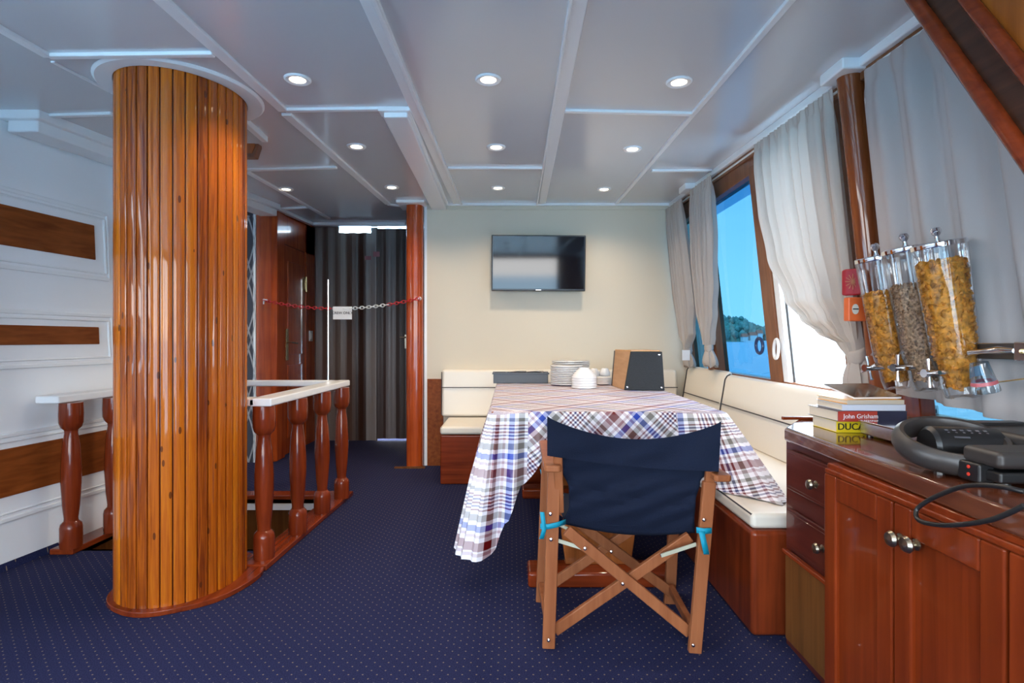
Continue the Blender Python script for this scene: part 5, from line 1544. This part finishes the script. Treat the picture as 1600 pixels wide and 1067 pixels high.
GC = 'beige curtains tied back at the windows'
TT = lambda y: CZ(y) - .060
# C1 far corner
c1 = curtain('curtain', 'farthest beige curtain tied in the corner by the cream wall', [(.95, 4.78), (1.02, 4.74), (1.15, 4.86), (1.5, 4.92), (2.2, 4.90)], [(.95, 4.66), (1.02, 4.68), (1.15, 4.52), (1.4, 4.42), (1.7, 4.42), (2.2, 4.46)],
             lambda u: TT(lerp(4.9, 4.46, u)), 1.0, M_curt, npl=6, amp=.022, off=.085, group=GC)
knot(c1, 4.71, 1.0, .085, .032, M_curt, .11)
# C2 beside slim post
c2 = curtain('curtain', 'beige curtain knotted low beside the slim brown post', [(1.05, 4.22), (1.12, 4.24), (1.3, 4.30), (1.6, 4.30), (2.2, 4.20)], [(1.05, 4.12), (1.12, 4.08), (1.3, 3.98), (1.5, 3.90), (1.9, 3.80), (2.2, 3.76)],
             lambda u: TT(lerp(4.2, 3.76, u)), 1.06, M_curt, npl=7, amp=.022, off=.10, group=GC, phase=1)
knot(c2, 4.16, 1.04, .10, .034, M_curt, .12)
# C3 big swept curtain
c3 = curtain('curtain', 'wide beige curtain swept to the thick post over the open window', [(1.02, 2.44), (1.08, 2.50), (1.13, 2.66), (1.2, 2.80), (1.3, 2.93), (1.55, 3.08), (1.8, 3.13), (2.2, 3.13)],
             [(1.02, 2.37), (1.2, 2.365), (2.2, 2.37)], lambda u: TT(lerp(3.13, 2.36, u)), 1.0, M_curt, npl=8, amp=.020, off=.085, group=GC, phase=.5, rows_n=80)
knot(c3, 2.40, 1.03, .085, .036, M_curt, .13)
# C4 closed curtain
c4 = curtain('curtain', 'grey curtain drawn closed behind the cereal dispensers', [(.8, 2.20), (2.2, 2.21)], [(.8, .45), (2.2, .55)],
             lambda u: TT(lerp(2.2, .5, u)), .86, M_curt4, npl=9, amp=.022, off=.052, cols=240,
             zbf=lambda u: lerp(.890, .842, min(1, u * 2.8)), ampf=lambda z: 1.0)
# curtain rods
for y0, y1 in ((2.36, 4.26), (4.36, 4.93), (.4, 2.22)):
    p0, p1 = Vector((1.385, y0, CZ(y0) - .055)), Vector((1.385, y1, CZ(y1) - .055))
    o = build(MB().tube([p0, p1], .006, 8), 'curtain_rod', M_white, smooth=True)
    tag(o, {2.36: 'thin white curtain rod over the middle window', 4.36: 'short thin curtain rod in the far window corner', .4: 'thin curtain rod over the closed grey curtain'}[y0], 'curtain rod')
# paper tag in the far corner
o = build(MB().box(P(1066, 547, 4.62), P(1078, 563, 4.62) + Vector((0, .004, 0))), 'paper_tag', M_paper)
tag(o, 'small white paper tag hanging below the farthest curtain', 'tag')

# ================================================================= COMPANIONWAY STRINGER (upper right)
st_ = thing('companionway_ladder', 'dark varnished stair side rail crossing the upper right corner', 'stair', (1.2, 1.3, 1.4))
Xs = 1.20
def sp_(px, py):   # a point of the plane x = Xs seen at px, py
    d = Xs * F / (px - 800); return Vector((Xs, d, EYE - (py - 530) / F * d))
pA, pB = sp_(1418, 0), sp_(1600, 262)
dirv = (pB - pA).normalized()
up_ = Vector((0, -dirv.z, dirv.y)).normalized()
if up_.z < 0: up_ = -up_
a = pA - dirv * .12; b_ = pB + dirv * .35
def strip(off0, off1, x0, x1): 
    pts = [a + up_ * off0, b_ + up_ * off0, b_ + up_ * off1, a + up_ * off1]
    pts = [Vector((x0, p_.y, p_.z)) for p_ in pts]
    return MB().prism(pts, (x1 - x0, 0, 0))
build(MB().tube([a + Vector((.0, 0, 0)) + up_ * .017, b_ + up_ * .017], .021, 16), 'bead_rail', M_redwood_h, st_, smooth=True)
build(strip(.03, .108, Xs + .004, Xs + .03), 'stringer', M_dark, st_, bevel=.003)
build(MB().tube([a + up_ * .122, b_ + up_ * .122], .019, 14), 'upper_bead', M_redwood_h, st_, smooth=True)
build(strip(.135, .60, Xs + .010, Xs + .03), 'side_panel', M_honey, st_)
